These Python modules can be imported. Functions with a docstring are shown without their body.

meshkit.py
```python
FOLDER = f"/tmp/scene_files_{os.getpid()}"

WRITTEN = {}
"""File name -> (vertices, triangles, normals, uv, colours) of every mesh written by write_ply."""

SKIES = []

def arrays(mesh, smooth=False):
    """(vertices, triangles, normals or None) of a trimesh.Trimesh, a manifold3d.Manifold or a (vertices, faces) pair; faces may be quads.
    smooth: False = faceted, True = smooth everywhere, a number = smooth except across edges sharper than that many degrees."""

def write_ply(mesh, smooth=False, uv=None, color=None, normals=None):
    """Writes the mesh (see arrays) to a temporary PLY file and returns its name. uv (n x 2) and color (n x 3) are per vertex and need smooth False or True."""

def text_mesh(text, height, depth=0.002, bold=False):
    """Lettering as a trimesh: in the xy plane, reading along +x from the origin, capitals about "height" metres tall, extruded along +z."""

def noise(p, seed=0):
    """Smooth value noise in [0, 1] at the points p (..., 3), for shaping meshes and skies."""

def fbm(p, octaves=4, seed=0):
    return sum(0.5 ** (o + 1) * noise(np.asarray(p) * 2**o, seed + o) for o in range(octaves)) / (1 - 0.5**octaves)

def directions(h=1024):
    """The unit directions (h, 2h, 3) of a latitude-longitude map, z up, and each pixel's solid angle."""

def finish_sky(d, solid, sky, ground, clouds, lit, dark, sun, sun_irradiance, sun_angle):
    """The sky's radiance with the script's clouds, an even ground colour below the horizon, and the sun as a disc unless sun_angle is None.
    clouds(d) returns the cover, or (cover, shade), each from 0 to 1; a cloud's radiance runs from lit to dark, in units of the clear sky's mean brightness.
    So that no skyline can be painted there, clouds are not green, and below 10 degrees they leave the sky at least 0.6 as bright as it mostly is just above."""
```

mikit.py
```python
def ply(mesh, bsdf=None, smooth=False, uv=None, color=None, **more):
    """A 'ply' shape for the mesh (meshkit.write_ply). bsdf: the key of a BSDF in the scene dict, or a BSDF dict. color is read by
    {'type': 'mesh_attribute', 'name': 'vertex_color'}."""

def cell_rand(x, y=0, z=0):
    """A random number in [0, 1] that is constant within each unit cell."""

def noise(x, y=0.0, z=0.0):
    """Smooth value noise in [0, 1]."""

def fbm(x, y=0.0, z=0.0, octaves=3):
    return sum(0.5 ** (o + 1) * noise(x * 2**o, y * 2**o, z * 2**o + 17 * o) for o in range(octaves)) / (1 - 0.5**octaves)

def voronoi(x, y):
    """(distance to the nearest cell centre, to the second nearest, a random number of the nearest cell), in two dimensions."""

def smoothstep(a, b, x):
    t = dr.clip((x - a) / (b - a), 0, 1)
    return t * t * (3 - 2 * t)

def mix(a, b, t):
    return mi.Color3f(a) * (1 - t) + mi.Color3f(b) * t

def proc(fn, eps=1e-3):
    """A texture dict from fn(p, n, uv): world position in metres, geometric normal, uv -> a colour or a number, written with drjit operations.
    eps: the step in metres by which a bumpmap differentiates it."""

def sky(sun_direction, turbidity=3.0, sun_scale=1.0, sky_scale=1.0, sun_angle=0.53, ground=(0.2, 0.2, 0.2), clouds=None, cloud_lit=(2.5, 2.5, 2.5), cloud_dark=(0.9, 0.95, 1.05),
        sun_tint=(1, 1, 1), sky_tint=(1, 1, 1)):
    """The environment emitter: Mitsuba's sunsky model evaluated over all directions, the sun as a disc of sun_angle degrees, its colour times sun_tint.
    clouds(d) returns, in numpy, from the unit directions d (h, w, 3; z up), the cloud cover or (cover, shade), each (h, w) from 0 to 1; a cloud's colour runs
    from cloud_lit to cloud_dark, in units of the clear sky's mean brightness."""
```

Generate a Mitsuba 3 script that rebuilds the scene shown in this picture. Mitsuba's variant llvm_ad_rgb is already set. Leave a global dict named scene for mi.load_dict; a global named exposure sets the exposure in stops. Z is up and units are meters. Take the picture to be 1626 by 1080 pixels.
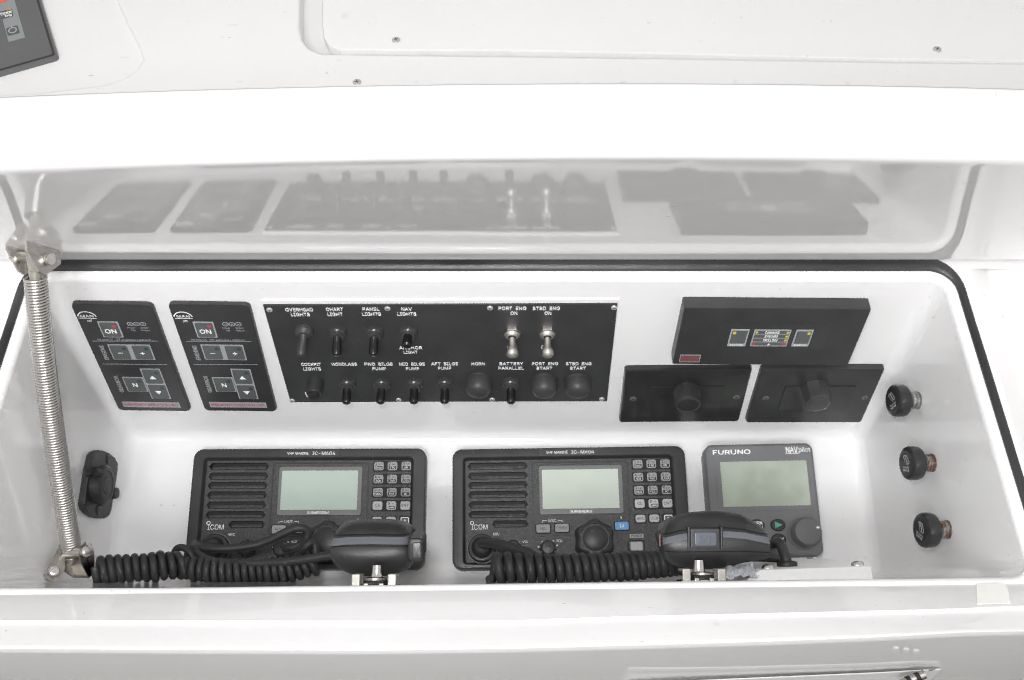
import math, random
import numpy as np
import trimesh, manifold3d as m3
import drjit as dr
import mitsuba as mi
import mikit, meshkit
from shapely.geometry import Polygon, box as sbox
from shapely import affinity

# ------------------------------------------------------------------ camera, light, exposure
# The console is laid out in camera-level axes (x right, y away, z up) and then tipped so that world z is up: the dash is looked down upon.
PITCH = math.radians(52.0)
CP, SP = math.cos(PITCH), math.sin(PITCH)
EYE = np.array([0.0, 0.0, 1.75])
def W(p):
    p = np.asarray(p, float)
    return np.stack([p[..., 0], p[..., 1] * CP + p[..., 2] * SP, -p[..., 1] * SP + p[..., 2] * CP], -1) + EYE
F, CX, CY = 1700.0, 813.0, 540.0
scene, labels = {}, {}
T = mi.ScalarTransform4f
scene['camera'] = {'type': 'perspective', 'fov': 2 * math.degrees(math.atan(813 / F)), 'fov_axis': 'x', 'near_clip': 0.02, 'far_clip': 50.0,
                   'to_world': T().look_at(origin=EYE.tolist(), target=W([0, 1, 0]).tolist(), up=(W([0, 0, 1]) - EYE).tolist())}
exposure = 1.33
scene['sky'] = mikit.sky((-0.25, -0.55, 0.8), turbidity=3, sun_scale=0.02, sun_angle=30, sky_scale=0.98, clouds=lambda d: 1.0,
                         cloud_lit=(2.55, 2.5, 2.44), ground=(0.24, 0.235, 0.23))
# the photographer's flash just above the lens, and a soft lamp further back and lower
def lamp(key, p, target, hw, hh, power, label):
    scene[key] = {'type': 'rectangle', 'to_world': T().look_at(origin=W(p).tolist(), target=W(target).tolist(), up=[0, 0, 1]) @ T().scale([hw, hh, 1]),
                  'bsdf': {'type': 'diffuse', 'reflectance': {'type': 'rgb', 'value': [0.8, 0.8, 0.8]}}, 'emitter': {'type': 'area', 'radiance': {'type': 'rgb', 'value': power}}}
    labels[key] = {'label': label, 'category': 'lamp'}
lamp('flash_lamp', [-0.045, -0.03, 0.085], [0.0, 0.8, 0.0], 0.045, 0.028, [76, 77, 78.3], 'white flash lamp held just above the camera lens')
lamp('softbox_lamp', [-0.22, -1.10, -0.23], [0.0, 0.8, 0.0], 0.32, 0.18, [9.6, 9.75, 9.9], 'large soft lamp standing low behind the camera')

# ------------------------------------------------------------------ materials
def rgb(*c):
    return {'type': 'rgb', 'value': list(c)}
def prin(key, c, rough=0.4, spec=0.5, metal=0.0, **k):
    c = c if isinstance(c, dict) else rgb(*c)
    scene[key] = {'type': 'twosided', 'b': {'type': 'principled', 'base_color': c, 'roughness': rough, 'specular': spec, 'metallic': metal, **k}}
def gel_color(p, n, uv):
    a = mikit.fbm(p.x * 9, p.y * 9, p.z * 9, 3)
    s = mikit.noise(p.x * 420, p.y * 420, p.z * 420)
    big = mikit.noise(p.x * 60 + 3, p.y * 60, p.z * 60)
    fleck = mikit.smoothstep(0.90, 0.96, s) * mikit.smoothstep(0.55, 0.8, big)
    scuff = mikit.smoothstep(0.93, 0.97, mikit.noise(p.x * 70, p.y * 110, p.z * 110)) * 0.08
    t = 0.035 * (a - 0.5)
    return mi.Color3f(0.893 + t, 0.886 + t, 0.884 + t) * (1 - 0.35 * fleck - scuff)
gel_tex = mikit.proc(gel_color)
def gel_wave(p, n, uv):
    return mikit.fbm(p.x * 14, p.y * 14, p.z * 14, 2)
scene['gelcoat'] = {'type': 'twosided', 'b': {'type': 'bumpmap', 'arbitrary': mikit.proc(gel_wave, eps=2e-3), 'scale': 0.00014,
                    'b': {'type': 'roughplastic', 'diffuse_reflectance': gel_tex, 'int_ior': 1.45, 'nonlinear': False, 'alpha': 0.003}}}
def black_tex(base, amp, f):
    def fn(p, n, uv):
        s = mikit.noise(p.x * f, p.y * f, p.z * f)
        d = mikit.smoothstep(0.86, 0.97, mikit.noise(p.x * 900, p.y * 900, p.z * 900)) * mikit.smoothstep(0.45, 0.8, mikit.noise(p.x * 90, p.y * 90, p.z * 90))
        v = base * (1 + amp * (s - 0.5)) + 0.09 * d
        return mi.Color3f(v, v * 1.01, v * 1.04)
    return mikit.proc(fn)
prin('panel_black', black_tex(0.036, 0.3, 45), 0.42)
prin('gloss_black', black_tex(0.026, 0.3, 60), 0.18)
prin('nut_black', black_tex(0.045, 0.3, 60), 0.2)
prin('seal_black', black_tex(0.034, 1.2, 26), 0.42)
prin('satin_black', black_tex(0.033, 0.3, 60), 0.4)
def grain(p, n, uv):
    return mikit.noise(p.x * 900, p.y * 900, p.z * 900)
def grain_col(p, n, uv):
    s = mikit.noise(p.x * 1100, p.y * 1100, p.z * 1100)
    v = 0.034 + 0.05 * s * s
    return mi.Color3f(v, v, v * 1.03)
scene['textured_black'] = {'type': 'twosided', 'b': {'type': 'bumpmap', 'arbitrary': mikit.proc(grain, eps=2e-4), 'scale': 0.0003,
                           'b': {'type': 'principled', 'base_color': mikit.proc(grain_col), 'roughness': 0.42, 'specular': 0.5}}}
prin('rubber_black', black_tex(0.022, 0.5, 50), 0.5)
prin('dome_grey', black_tex(0.044, 0.3, 60), 0.45)
prin('deep_black', (0.006, 0.006, 0.007), 0.6)
prin('overlay_grey', black_tex(0.037, 0.2, 40), 0.3)
prin('housing_grey', black_tex(0.165, 0.12, 60), 0.5)
prin('knob_grey', (0.135, 0.135, 0.14), 0.5)
prin('display_grey', black_tex(0.12, 0.15, 30), 0.35)
prin('cable_black', black_tex(0.030, 0.4, 80), 0.5)
prin('mic_black', black_tex(0.030, 0.4, 80), 0.4)
prin('mic_stripe', (0.13, 0.135, 0.155), 0.45)
prin('key_grey', (0.33, 0.33, 0.33), 0.5)
prin('key_light', (0.48, 0.48, 0.47), 0.5)
prin('key_dark', (0.10, 0.108, 0.108), 0.4)
prin('key_blue', (0.13, 0.33, 0.62), 0.4)
prin('button_smoke', (0.12, 0.135, 0.16), 0.2)
prin('knob_black', (0.05, 0.05, 0.052), 0.25)
def lcd_tex(c):
    def fn(p, n, uv):
        a = mikit.fbm(p.x * 35, p.y * 35, p.z * 35, 3); d = mikit.smoothstep(0.93, 0.98, mikit.noise(p.x * 700, p.y * 700, p.z * 700))
        return mi.Color3f(*c) * (0.93 + 0.14 * a) + 0.06 * d
    return mikit.proc(fn)
prin('lcd_green', lcd_tex((0.46, 0.545, 0.485)), 0.15)
prin('lcd_pale', lcd_tex((0.56, 0.615, 0.545)), 0.15)
def lcd_fn(p, n, uv):
    a = mikit.fbm(p.x * 40, p.y * 40, p.z * 40, 3)
    return mikit.mix((0.36, 0.41, 0.34), (0.44, 0.49, 0.415), mikit.smoothstep(0.3, 0.65, a))
prin('lcd_olive', mikit.proc(lcd_fn), 0.12)
prin('screen_bezel', (0.17, 0.175, 0.17), 0.3)
prin('print_white', (0.95, 0.95, 0.95), 0.5)
prin('boot_black', (0.010, 0.010, 0.011), 0.22)
prin('screw_black', (0.11, 0.11, 0.11), 0.3)
prin('print_grey', (0.36, 0.37, 0.39), 0.5)
prin('print_dark', (0.03, 0.03, 0.03), 0.5)
prin('print_red', (0.45, 0.06, 0.08), 0.5)
prin('label_red', (0.19, 0.07, 0.07), 0.4)
prin('red_bright', (0.8, 0.12, 0.07), 0.4)
prin('plate_grey', (0.27, 0.29, 0.30), 0.4)
prin('led_green', (0.035, 0.07, 0.06), 0.25)
prin('led_yellow', (0.62, 0.52, 0.06), 0.35)
prin('orange_print', (0.5, 0.28, 0.06), 0.4)
prin('arrow_green', (0.10, 0.38, 0.27), 0.4)
prin('cream', (0.95, 0.945, 0.905), 0.6)
prin('tape', (0.55, 0.56, 0.60), 0.5)
prin('white_plate', (0.80, 0.80, 0.79), 0.4)
scene['steel'] = {'type': 'twosided', 'b': {'type': 'roughconductor', 'material': 'none', 'specular_reflectance': rgb(0.46, 0.435, 0.40), 'alpha': 0.18}}
scene['nickel'] = {'type': 'twosided', 'b': {'type': 'roughconductor', 'material': 'none', 'specular_reflectance': rgb(0.80, 0.77, 0.72), 'alpha': 0.28}}
scene['chrome'] = {'type': 'twosided', 'b': {'type': 'roughconductor', 'material': 'none', 'specular_reflectance': rgb(0.78, 0.76, 0.74), 'alpha': 0.09}}
scene['bracket_steel'] = {'type': 'twosided', 'b': {'type': 'roughconductor', 'material': 'none', 'specular_reflectance': rgb(0.62, 0.595, 0.56), 'alpha': 0.22}}
prin('satin_steel', (0.50, 0.48, 0.43), 0.38, 0.5, 0.6)
prin('screw_steel', (0.62, 0.60, 0.58), 0.3, 0.5, 0.5)
def rust_fn(p, n, uv):
    a = mikit.fbm(p.x * 300, p.y * 300, p.z * 300, 2)
    return mikit.mix((0.27, 0.26, 0.24), (0.17, 0.095, 0.065), mikit.smoothstep(0.42, 0.58, a))
prin('rusty_metal', mikit.proc(rust_fn), 0.5, 0.5, 0.4)
def collar_fn(p, n, uv):
    a = mikit.fbm(p.x * 300, p.y * 300, p.z * 300, 2)
    return mikit.mix((0.24, 0.24, 0.24), (0.42, 0.42, 0.40), mikit.smoothstep(0.4, 0.6, a))
prin('worn_metal', mikit.proc(collar_fn), 0.4, 0.5, 0.6)

# ------------------------------------------------------------------ helpers
def unit(a):
    a = np.asarray(a, float)
    return a / np.linalg.norm(a)
class Frame:
    """A flat face of the console: local x right, y up along the face, z out of it, all in millimetres."""
    def __init__(s, o, v, u=(1.0, 0, 0)):
        s.o, s.u = np.asarray(o, float), unit(u)
        v = np.asarray(v, float); s.v = unit(v - s.u * (v @ s.u)); s.n = np.cross(s.u, s.v)
    def pt(s, x, y, z=0.0):
        return s.o + (np.multiply.outer(x, s.u) + np.multiply.outer(y, s.v) + np.multiply.outer(z, s.n)) / 1000.0
    def on(s, x, y, h=0.0):
        d = np.array([(x - CX) / F, 1, (CY - y) / F]); p = s.o + s.n * h / 1000
        q = d * ((p @ s.n) / (d @ s.n)) - s.o
        return np.array([q @ s.u, q @ s.v]) * 1000
    def m(s, mesh):
        v = np.asarray(mesh.vertices)
        return trimesh.Trimesh(s.pt(v[:, 0], v[:, 1], v[:, 2]), mesh.faces, process=False)
    def sub(s, x, y, z=0.0, rot=0.0):
        r = math.radians(rot)
        return Frame(s.pt(x, y, z), s.v * math.cos(r) - s.u * math.sin(r), s.u * math.cos(r) + s.v * math.sin(r))
def pt(x, y, Z):
    return np.array([(x - CX) / F * Z, Z, (CY - y) / F * Z])
def number(key, taken):
    k, i = key, 0
    while k in taken:
        i += 1; k = f'{key}_{i:03d}'
    return k
def add(name, mesh, mat, parent=None, frame=None, smooth=30, label=None, **lab):
    if isinstance(mesh, (list, tuple)):
        mesh = trimesh.util.concatenate(list(mesh))
    if frame is not None:
        mesh = frame.m(mesh)
    key = number((parent + '__' if parent else '') + name, scene)
    scene[key] = mikit.ply(trimesh.Trimesh(W(np.asarray(mesh.vertices)), mesh.faces, process=False), mat, smooth)
    if label: lab['label'] = label
    if lab: labels[key] = lab
    return key
def thing(name, label, category, group=None, **k):
    key = number(name, labels)
    labels[key] = {'label': label, 'category': category, **k}
    if group: labels[key]['group'] = group
    return key
def rrect(w, h, r=0.0, n=6, cx=0.0, cy=0.0):
    r = min(r, w / 2 - 1e-3, h / 2 - 1e-3)
    if r <= 0:
        return np.array([[cx + w / 2, cy + h / 2], [cx - w / 2, cy + h / 2], [cx - w / 2, cy - h / 2], [cx + w / 2, cy - h / 2]])
    out = []
    for k, (sx, sy) in enumerate(((1, 1), (-1, 1), (-1, -1), (1, -1))):
        a = np.linspace(0, math.pi / 2, n + 1) + k * math.pi / 2
        out.append(np.stack([cx + sx * (w / 2 - r) + r * np.cos(a), cy + sy * (h / 2 - r) + r * np.sin(a)], 1))
    return np.vstack(out)
def inset(p, d):
    a, b = p - np.roll(p, 1, 0), np.roll(p, -1, 0) - p
    na, nb = (np.stack([-e[:, 1], e[:, 0]], 1) / np.maximum(np.linalg.norm(e, axis=1, keepdims=True), 1e-9) for e in (a, b))
    m = na + nb
    m /= np.maximum((m * m).sum(1, keepdims=True) / 2, 0.3)
    return p + m * d
def loft(rings, cap0=True, cap1=True):
    n, v = len(rings[0]), np.vstack(rings)
    f = []
    j = np.arange(n); k = (j + 1) % n
    for i in range(len(rings) - 1):
        a, b = i * n, (i + 1) * n
        f += [np.stack([a + j, a + k, b + k], 1), np.stack([a + j, b + k, b + j], 1)]
    for on, base, ring, flip in ((cap0, 0, rings[0], True), (cap1, (len(rings) - 1) * n, rings[-1], False)):
        if on:
            c = len(v); v = np.vstack([v, ring.mean(0)])
            t = np.stack([base + j, base + k, np.full(n, c)], 1)
            f.append(t[:, ::-1] if flip else t)
    return trimesh.Trimesh(v, np.vstack(f), process=False)
def prism(p, z0, z1, c=0.0):
    """An outline (counter-clockwise) raised from z0 to z1 with its upper edge rounded by c."""
    z = lambda q, h: np.column_stack([q, np.full(len(q), h)])
    if c <= 0:
        return loft([z(p, z0), z(p, z1)])
    return loft([z(p, z0), z(p, z1 - c), z(inset(p, 0.3 * c), z1 - 0.3 * c), z(inset(p, c), z1)])
def slab(w, h, z0, z1, r=0.0, c=0.0, cx=0.0, cy=0.0, n=6):
    return prism(rrect(w, h, r, n, cx, cy), z0, z1, c)
def poly(shape, z0, z1):
    gs = getattr(shape, 'geoms', [shape])
    ms = []
    for g in gs:
        m = trimesh.creation.extrude_polygon(g, z1 - z0, engine='earcut'); m.apply_translation([0, 0, z0]); ms.append(m)
    return trimesh.util.concatenate(ms)
def lathe(profile, n=32, cx=0.0, cy=0.0, sx=1.0):
    a = np.arange(n) * 2 * math.pi / n
    rings = [np.stack([cx + max(r, 1e-3) * np.cos(a), cy + max(r, 1e-3) * np.sin(a) * sx, np.full(n, z)], 1) for r, z in profile]
    return loft(rings)
def axis_frame(p, d, up=(0, 0, 1.0)):
    d = unit(d); up = np.asarray(up, float)
    u = unit(np.cross(up, d)); v = np.cross(d, u)
    f = Frame(p, v, u); return f
def tube(path, radius, sides=8, caps=True):
    p = np.asarray(path, float); n = len(p)
    t = np.gradient(p, axis=0); t /= np.linalg.norm(t, axis=1, keepdims=True) + 1e-12
    r = np.broadcast_to(radius, (n,))
    a = np.cross(t[0], [0, 0, 1.0] if abs(t[0][2]) < 0.9 else [1.0, 0, 0]); a = unit(a)
    ang = np.arange(sides) * 2 * math.pi / sides; rings = []
    for i in range(n):
        a = a - t[i] * (a @ t[i]); a = unit(a); b = np.cross(t[i], a)
        rings.append(p[i] + r[i] * (np.cos(ang)[:, None] * a + np.sin(ang)[:, None] * b))
    return loft(rings, caps, caps)
def smooth_path(pts, n=60):
    p = np.asarray(pts, float)
    s = np.concatenate([[0], np.cumsum(np.linalg.norm(np.diff(p, axis=0), axis=1))])
    from scipy.interpolate import CubicSpline, PchipInterpolator
    return CubicSpline(s, p)(np.linspace(0, s[-1], n))
def helix(path, radius, pitch, wire, sides=8, seg=18, wob=0.0, seed=0, phase=0.0):
    """A coil of wire wound round a path; radius and pitch are numbers or functions of the fraction along it."""
    rng = np.random.default_rng(seed)
    fr = (lambda t: radius) if not callable(radius) else radius
    fp = (lambda t: pitch) if not callable(pitch) else pitch
    p = np.asarray(path, float)
    s = np.concatenate([[0], np.cumsum(np.linalg.norm(np.diff(p, axis=0), axis=1))]); L = s[-1]
    pos, out, x, ang = 0, [], 0.0, phase
    tt = np.gradient(p, axis=0); tt /= np.linalg.norm(tt, axis=1, keepdims=True)
    jit = 0.0
    k = 0
    while x < L:
        c = np.array([np.interp(x, s, p[:, i]) for i in range(3)])
        t = unit(np.array([np.interp(x, s, tt[:, i]) for i in range(3)]))
        up = np.array([0, 0, 1.0]) if abs(t[2]) < 0.8 else np.array([0, 1.0, 0]); a = unit(up - t * (up @ t)); b = np.cross(t, a)
        if k % seg == 0: jit = wob * rng.normal()
        r = fr(x / L) * (1 + jit)
        out.append(c + r * (math.cos(ang) * a + math.sin(ang) * b))
        ang += 2 * math.pi / seg; x += fp(x / L) / seg; k += 1
    return tube(out, wire, sides)
_txt = {}
def text(s, cx, cy, h, z, w=None, rot=0.0, bold=False, d=0.12):
    """Lettering centred on (cx, cy), capitals h mm tall, stretched to the width w mm if given."""
    if (s, bold) not in _txt:
        m = meshkit.text_mesh(s, 1.0, 1.0, bold); _txt[(s, bold)] = (np.array(m.vertices), np.array(m.faces))
    v, f = _txt[(s, bold)]; v = v.copy()
    lo, hi = v.min(0), v.max(0)
    sx = h if w is None else w / (hi[0] - lo[0])
    v[:, 0] = (v[:, 0] - (lo[0] + hi[0]) / 2) * sx; v[:, 1] = (v[:, 1] - 0.5) * h; v[:, 2] = v[:, 2] * d
    r = math.radians(rot); c, sn = math.cos(r), math.sin(r)
    v[:, :2] = v[:, :2] @ np.array([[c, sn], [-sn, c]]); v += [cx, cy, z]
    return trimesh.Trimesh(v, f, process=False)
def bar(x0, y0, x1, y1, t, z, d=0.12):
    a, b = np.array([x0, y0]), np.array([x1, y1]); n = unit(b - a); n = np.array([-n[1], n[0]]) * t / 2
    return prism(np.array([a - n, b - n, b + n, a + n]), z, z + d)
def screw_head(x, y, z, r=2.6, h=1.0, rot=20):
    """A pan-head screw with a cross recess."""
    prof = [(r, 0), (r, h * 0.4), (r * 0.85, h * 0.8), (r * 0.6, h)]
    m = lathe(prof + [(r * 0.5, h)], 20, x, y); m.apply_translation([0, 0, z])
    cr = []
    for a in (rot, rot + 90):
        c, s = math.cos(math.radians(a)) * r * 0.55, math.sin(math.radians(a)) * r * 0.55
        cr.append(bar(x - c, y - s, x + c, y + s, r * 0.17, z + h, 0.04))
    return m, trimesh.util.concatenate(cr)
def screw(parent, fr, x, y, z, r=2.6, h=1.0, rot=20, mat='screw_steel'):
    a, b = screw_head(x, y, z, r, h, rot)
    k = add('screw', a, mat, parent, fr); add('recess', b, 'deep_black', k, fr)
    return k

# ------------------------------------------------------------------ faces of the console
UPPER = Frame((0, .871, .0292), (0, -206, 166))          # sloped switch face
REAR = Frame((0, 1.0186, -.0899), (0, .309, .951))       # radio face
DASH = Frame((0, .837, .0345), (0, .109, .1758))         # face of the dash round the opening
FLOOR = Frame((0, .712, -.165), (0, .265, -.053))        # floor of the recess, y runs to the back

# ------------------------------------------------------------------ the setting: moulded dashboard with its recess
labels['dashboard'] = {'label': 'white gelcoat dashboard moulding with an open recessed instrument box', 'category': 'dashboard', 'kind': 'structure'}
def ball(c, r=0.013):
    s = m3.Manifold.sphere(r, 40); return s.translate(list(c))
rr = 0.013
uy, uz = -.7786, .6274                                   # along the switch face, towards the mouth
corner_t = np.array([.871 + uy * .16, .0292 - (-uz) * .16])
profile = [corner_t, np.array([1.0186, -.0899]), np.array([.9769, -.2184]), np.array([.9769, -.2184]) + unit([-.265, .053]) * .34]
pp = Polygon(profile).buffer(-rr, join_style=2)
inner = list(pp.exterior.coords)[:-1]
def wall_x(side, y):
    return (-.3655 - .055 * (1.0 - y)) if side < 0 else (.3325 + .060 * (1.0 - y))
balls = [ball((wall_x(s, y) - s * rr, y, z + (.009 if s > 0 and y < .8 and z < -.05 else 0)), rr) for s in (-1, 1) for y, z in inner]
cav = m3.Manifold.batch_hull(balls)
RM = 0.006
mm = cav.to_mesh(); v = np.asarray(mm.vert_properties)[:, :3]
loc = np.stack([(v - DASH.o) @ DASH.u, (v - DASH.o) @ DASH.v, (v - DASH.o) @ DASH.n], 1)
cav = m3.Manifold(m3.Mesh(vert_properties=loc.astype(np.float32), tri_verts=np.asarray(mm.tri_verts).astype(np.uint32)))
cut = cav.trim_by_plane([0, 0, -1], RM)
cm = cut.to_mesh(); v, f = np.asarray(cm.vert_properties)[:, :3].astype(float), np.asarray(cm.tri_verts)
keep = ~(np.abs(v[f][:, :, 2] + RM).max(1) < 1e-5)
shell = trimesh.Trimesh(v * 1000, f[keep][:, ::-1], process=False)
sec = np.array(max(cav.slice(-RM).to_polygons(), key=len)) * 1000
if Polygon(sec).exterior.is_ccw is False: sec = sec[::-1]
sec = np.array(Polygon(sec).simplify(0.02).exterior.coords)[:-1]
if Polygon(sec).exterior.is_ccw is False: sec = sec[::-1]
def out(d): return inset(sec, -d)
rings = [np.column_stack([out(RM * 1000 * (1 - math.cos(t))), np.full(len(sec), -RM * 1000 + RM * 1000 * math.sin(t))]) for t in np.linspace(0, math.pi / 2, 7)]
mouth = loft(rings, False, False)
add('recess', trimesh.util.concatenate([shell, mouth]), 'gelcoat', 'dashboard', DASH, 35)
hole = Polygon(out(RM * 1000))
# the front lip turns over the bottom edge of the opening (photograph's slight bow kept), then a sloping ledge and the tucked-under lower face
LX = np.array([-200, 0, 300, 600, 813, 1000, 1200, 1400, 1500, 1626, 1850])
LY0 = np.array([985, 985, 985.5, 986, 985, 978.5, 974, 969.5, 967, 962, 953])
LY1 = np.array([1027, 1029, 1031, 1032, 1029, 1024, 1018, 1010, 1003.5, 1001, 994])
_hb = np.array(hole.exterior.coords); _hm = _hb[_hb[:, 1] < _hb[:, 1].min() + 12]
_o = np.argsort(_hm[:, 0]); _lo, _hi = _hm[_o][0], _hm[_o][-1]
def low_edge(u):
    """Lower edge of the opening on the dash face, carried on straight to both sides."""
    a, b = (_hb[np.argmin(_hb[:, 1] + 1e3 * (_hb[:, 0] > 0))], _hb[np.argmin(_hb[:, 1] + 1e3 * (_hb[:, 0] < 0))])
    return a[1] + (np.asarray(u, float) - a[0]) * (b[1] - a[1]) / (b[0] - a[0]) - .6
CREASE = 381.0
# the upper dash carries a pocket for the engine display and a framed hatch
pocket_px = [(-260, -260), (165, -260), (190, 0), (206, 35), (224, 70), (231, 92), (222, 110), (204, 124), (168, 137), (60, 150), (-260, 165)]
hatch_px = [(470, -300), (470, 40), (474, 62), (485, 78), (508, 88), (560, 89), (813, 92), (1100, 96), (1400, 101), (1640, 104), (1950, 110), (1950, -300)]
pocket = Polygon([DASH.on(*p) for p in pocket_px]).buffer(8).buffer(-16).buffer(8)
hatch_hole = Polygon([DASH.on(*p) for p in hatch_px]).buffer(4).buffer(-8).buffer(4)
top_v = 620.0
outer = Polygon([(-700, float(low_edge(-700))), (364, float(low_edge(364))), (364, 26.0), (760, 26.0), (760, top_v), (-700, top_v)])
face = outer.difference(hole).difference(pocket).difference(hatch_hole)
tri_v, tri_f = [], []
fm = poly(face, -1.0, 0.0)
nz = fm.face_normals[:, 2]
add('dash_face', trimesh.Trimesh(fm.vertices, fm.faces[nz > 0.5], process=False), 'gelcoat', 'dashboard', DASH, False)
def recess_of(shape, depth, rnd=3.0, bottom_w=True):
    """Rounded edge, wall and bottom of a pocket in the dash face."""
    p = np.array(shape.exterior.coords)[:-1]
    if not shape.exterior.is_ccw: p = p[::-1]
    rs = [np.column_stack([p, np.zeros(len(p))])]
    for t in np.linspace(0, math.pi / 2, 6)[1:]:
        rs.append(np.column_stack([inset(p, rnd * math.sin(t) * 0.9), np.full(len(p), -rnd * (1 - math.cos(t)))]))
    rs.append(np.column_stack([inset(p, rnd), np.full(len(p), -depth)]))
    return trimesh.util.concatenate([loft(rs, False, False), trimesh.Trimesh(*[np.asarray(a) for a in _flat(Polygon(rs[-1][:, :2]), -depth)], process=False)])
def _flat(shape, z):
    m = poly(shape.buffer(0), z - 1, z); k = m.face_normals[:, 2] > 0.5
    return m.vertices, m.faces[k]
add('display_pocket', recess_of(pocket.intersection(sbox(-690, 0, 740, top_v - 2)), 5.0, 3.0), 'gelcoat', 'dashboard', DASH, 35)
add('hatch_opening', recess_of(hatch_hole.intersection(sbox(-690, 0, 740, top_v - 2)), 20.0, 4.0), 'gelcoat', 'dashboard', DASH, 35)
# the side of the dash beyond the crease rises towards the viewer
ys = np.linspace(float(low_edge(CREASE)) - 40, 75.0, 4)
side_v = []
for vv in ys:
    for du, dz in ((-17, 0), (-15, -.5), (-1, -7.6), (1, -8.0), (3, -7.6), (320, 104)):
        side_v.append((CREASE + du, vv, dz))
side_f = []
for i in range(3):
    for j in range(5):
        a = i * 6 + j; side_f += [(a, a + 1, a + 7), (a, a + 7, a + 6)]
add('dash_side', trimesh.Trimesh(side_v, side_f, process=False), 'gelcoat', 'dashboard', DASH, 40)
# small groove, sloping ledge and the tucked-under lower face
rows, lip_mid = [], []
for u in np.linspace(-700, 560, 64):
    a = DASH.pt(u, float(low_edge(u)))
    xp = CX + F * a[0] / (a[1] - .035)
    y0, y1 = np.interp(xp, LX, LY0), np.interp(xp, LX, LY1)
    Zc = a[1] - .0345
    c = np.array([a[0], Zc, (CY - y0) / F * Zc]); b = np.array([a[0], Zc - .021, (CY - y1) / F * (Zc - .021)])
    d = c - a
    rows.append([a, a + [0, -.0016, -.0006], a + d * .10 + [0, 0, .0002], a + d * .5 + [0, 0, .0006], a + d * .9, c, c + [0, .0008, -.0010], c + [0, .0002, -.0026], c + [0, -.0022, -.0034],
                 a * 0 + c * .12 + b * .88 + [0, -.0008, 0.0002], b + [0, -.0004, -0.0003], b + [0, .0014, -.0022], b + [0, .004, -.0045], b + [0, .07, -.046], b + [0, .16, -.10]])
rows = np.array(rows); nr, nc = rows.shape[:2]
lf = []
for i in range(nr - 1):
    for j in range(nc - 1):
        a = i * nc + j; lf += [(a, a + nc, a + nc + 1), (a, a + nc + 1, a + 1)]
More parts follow.
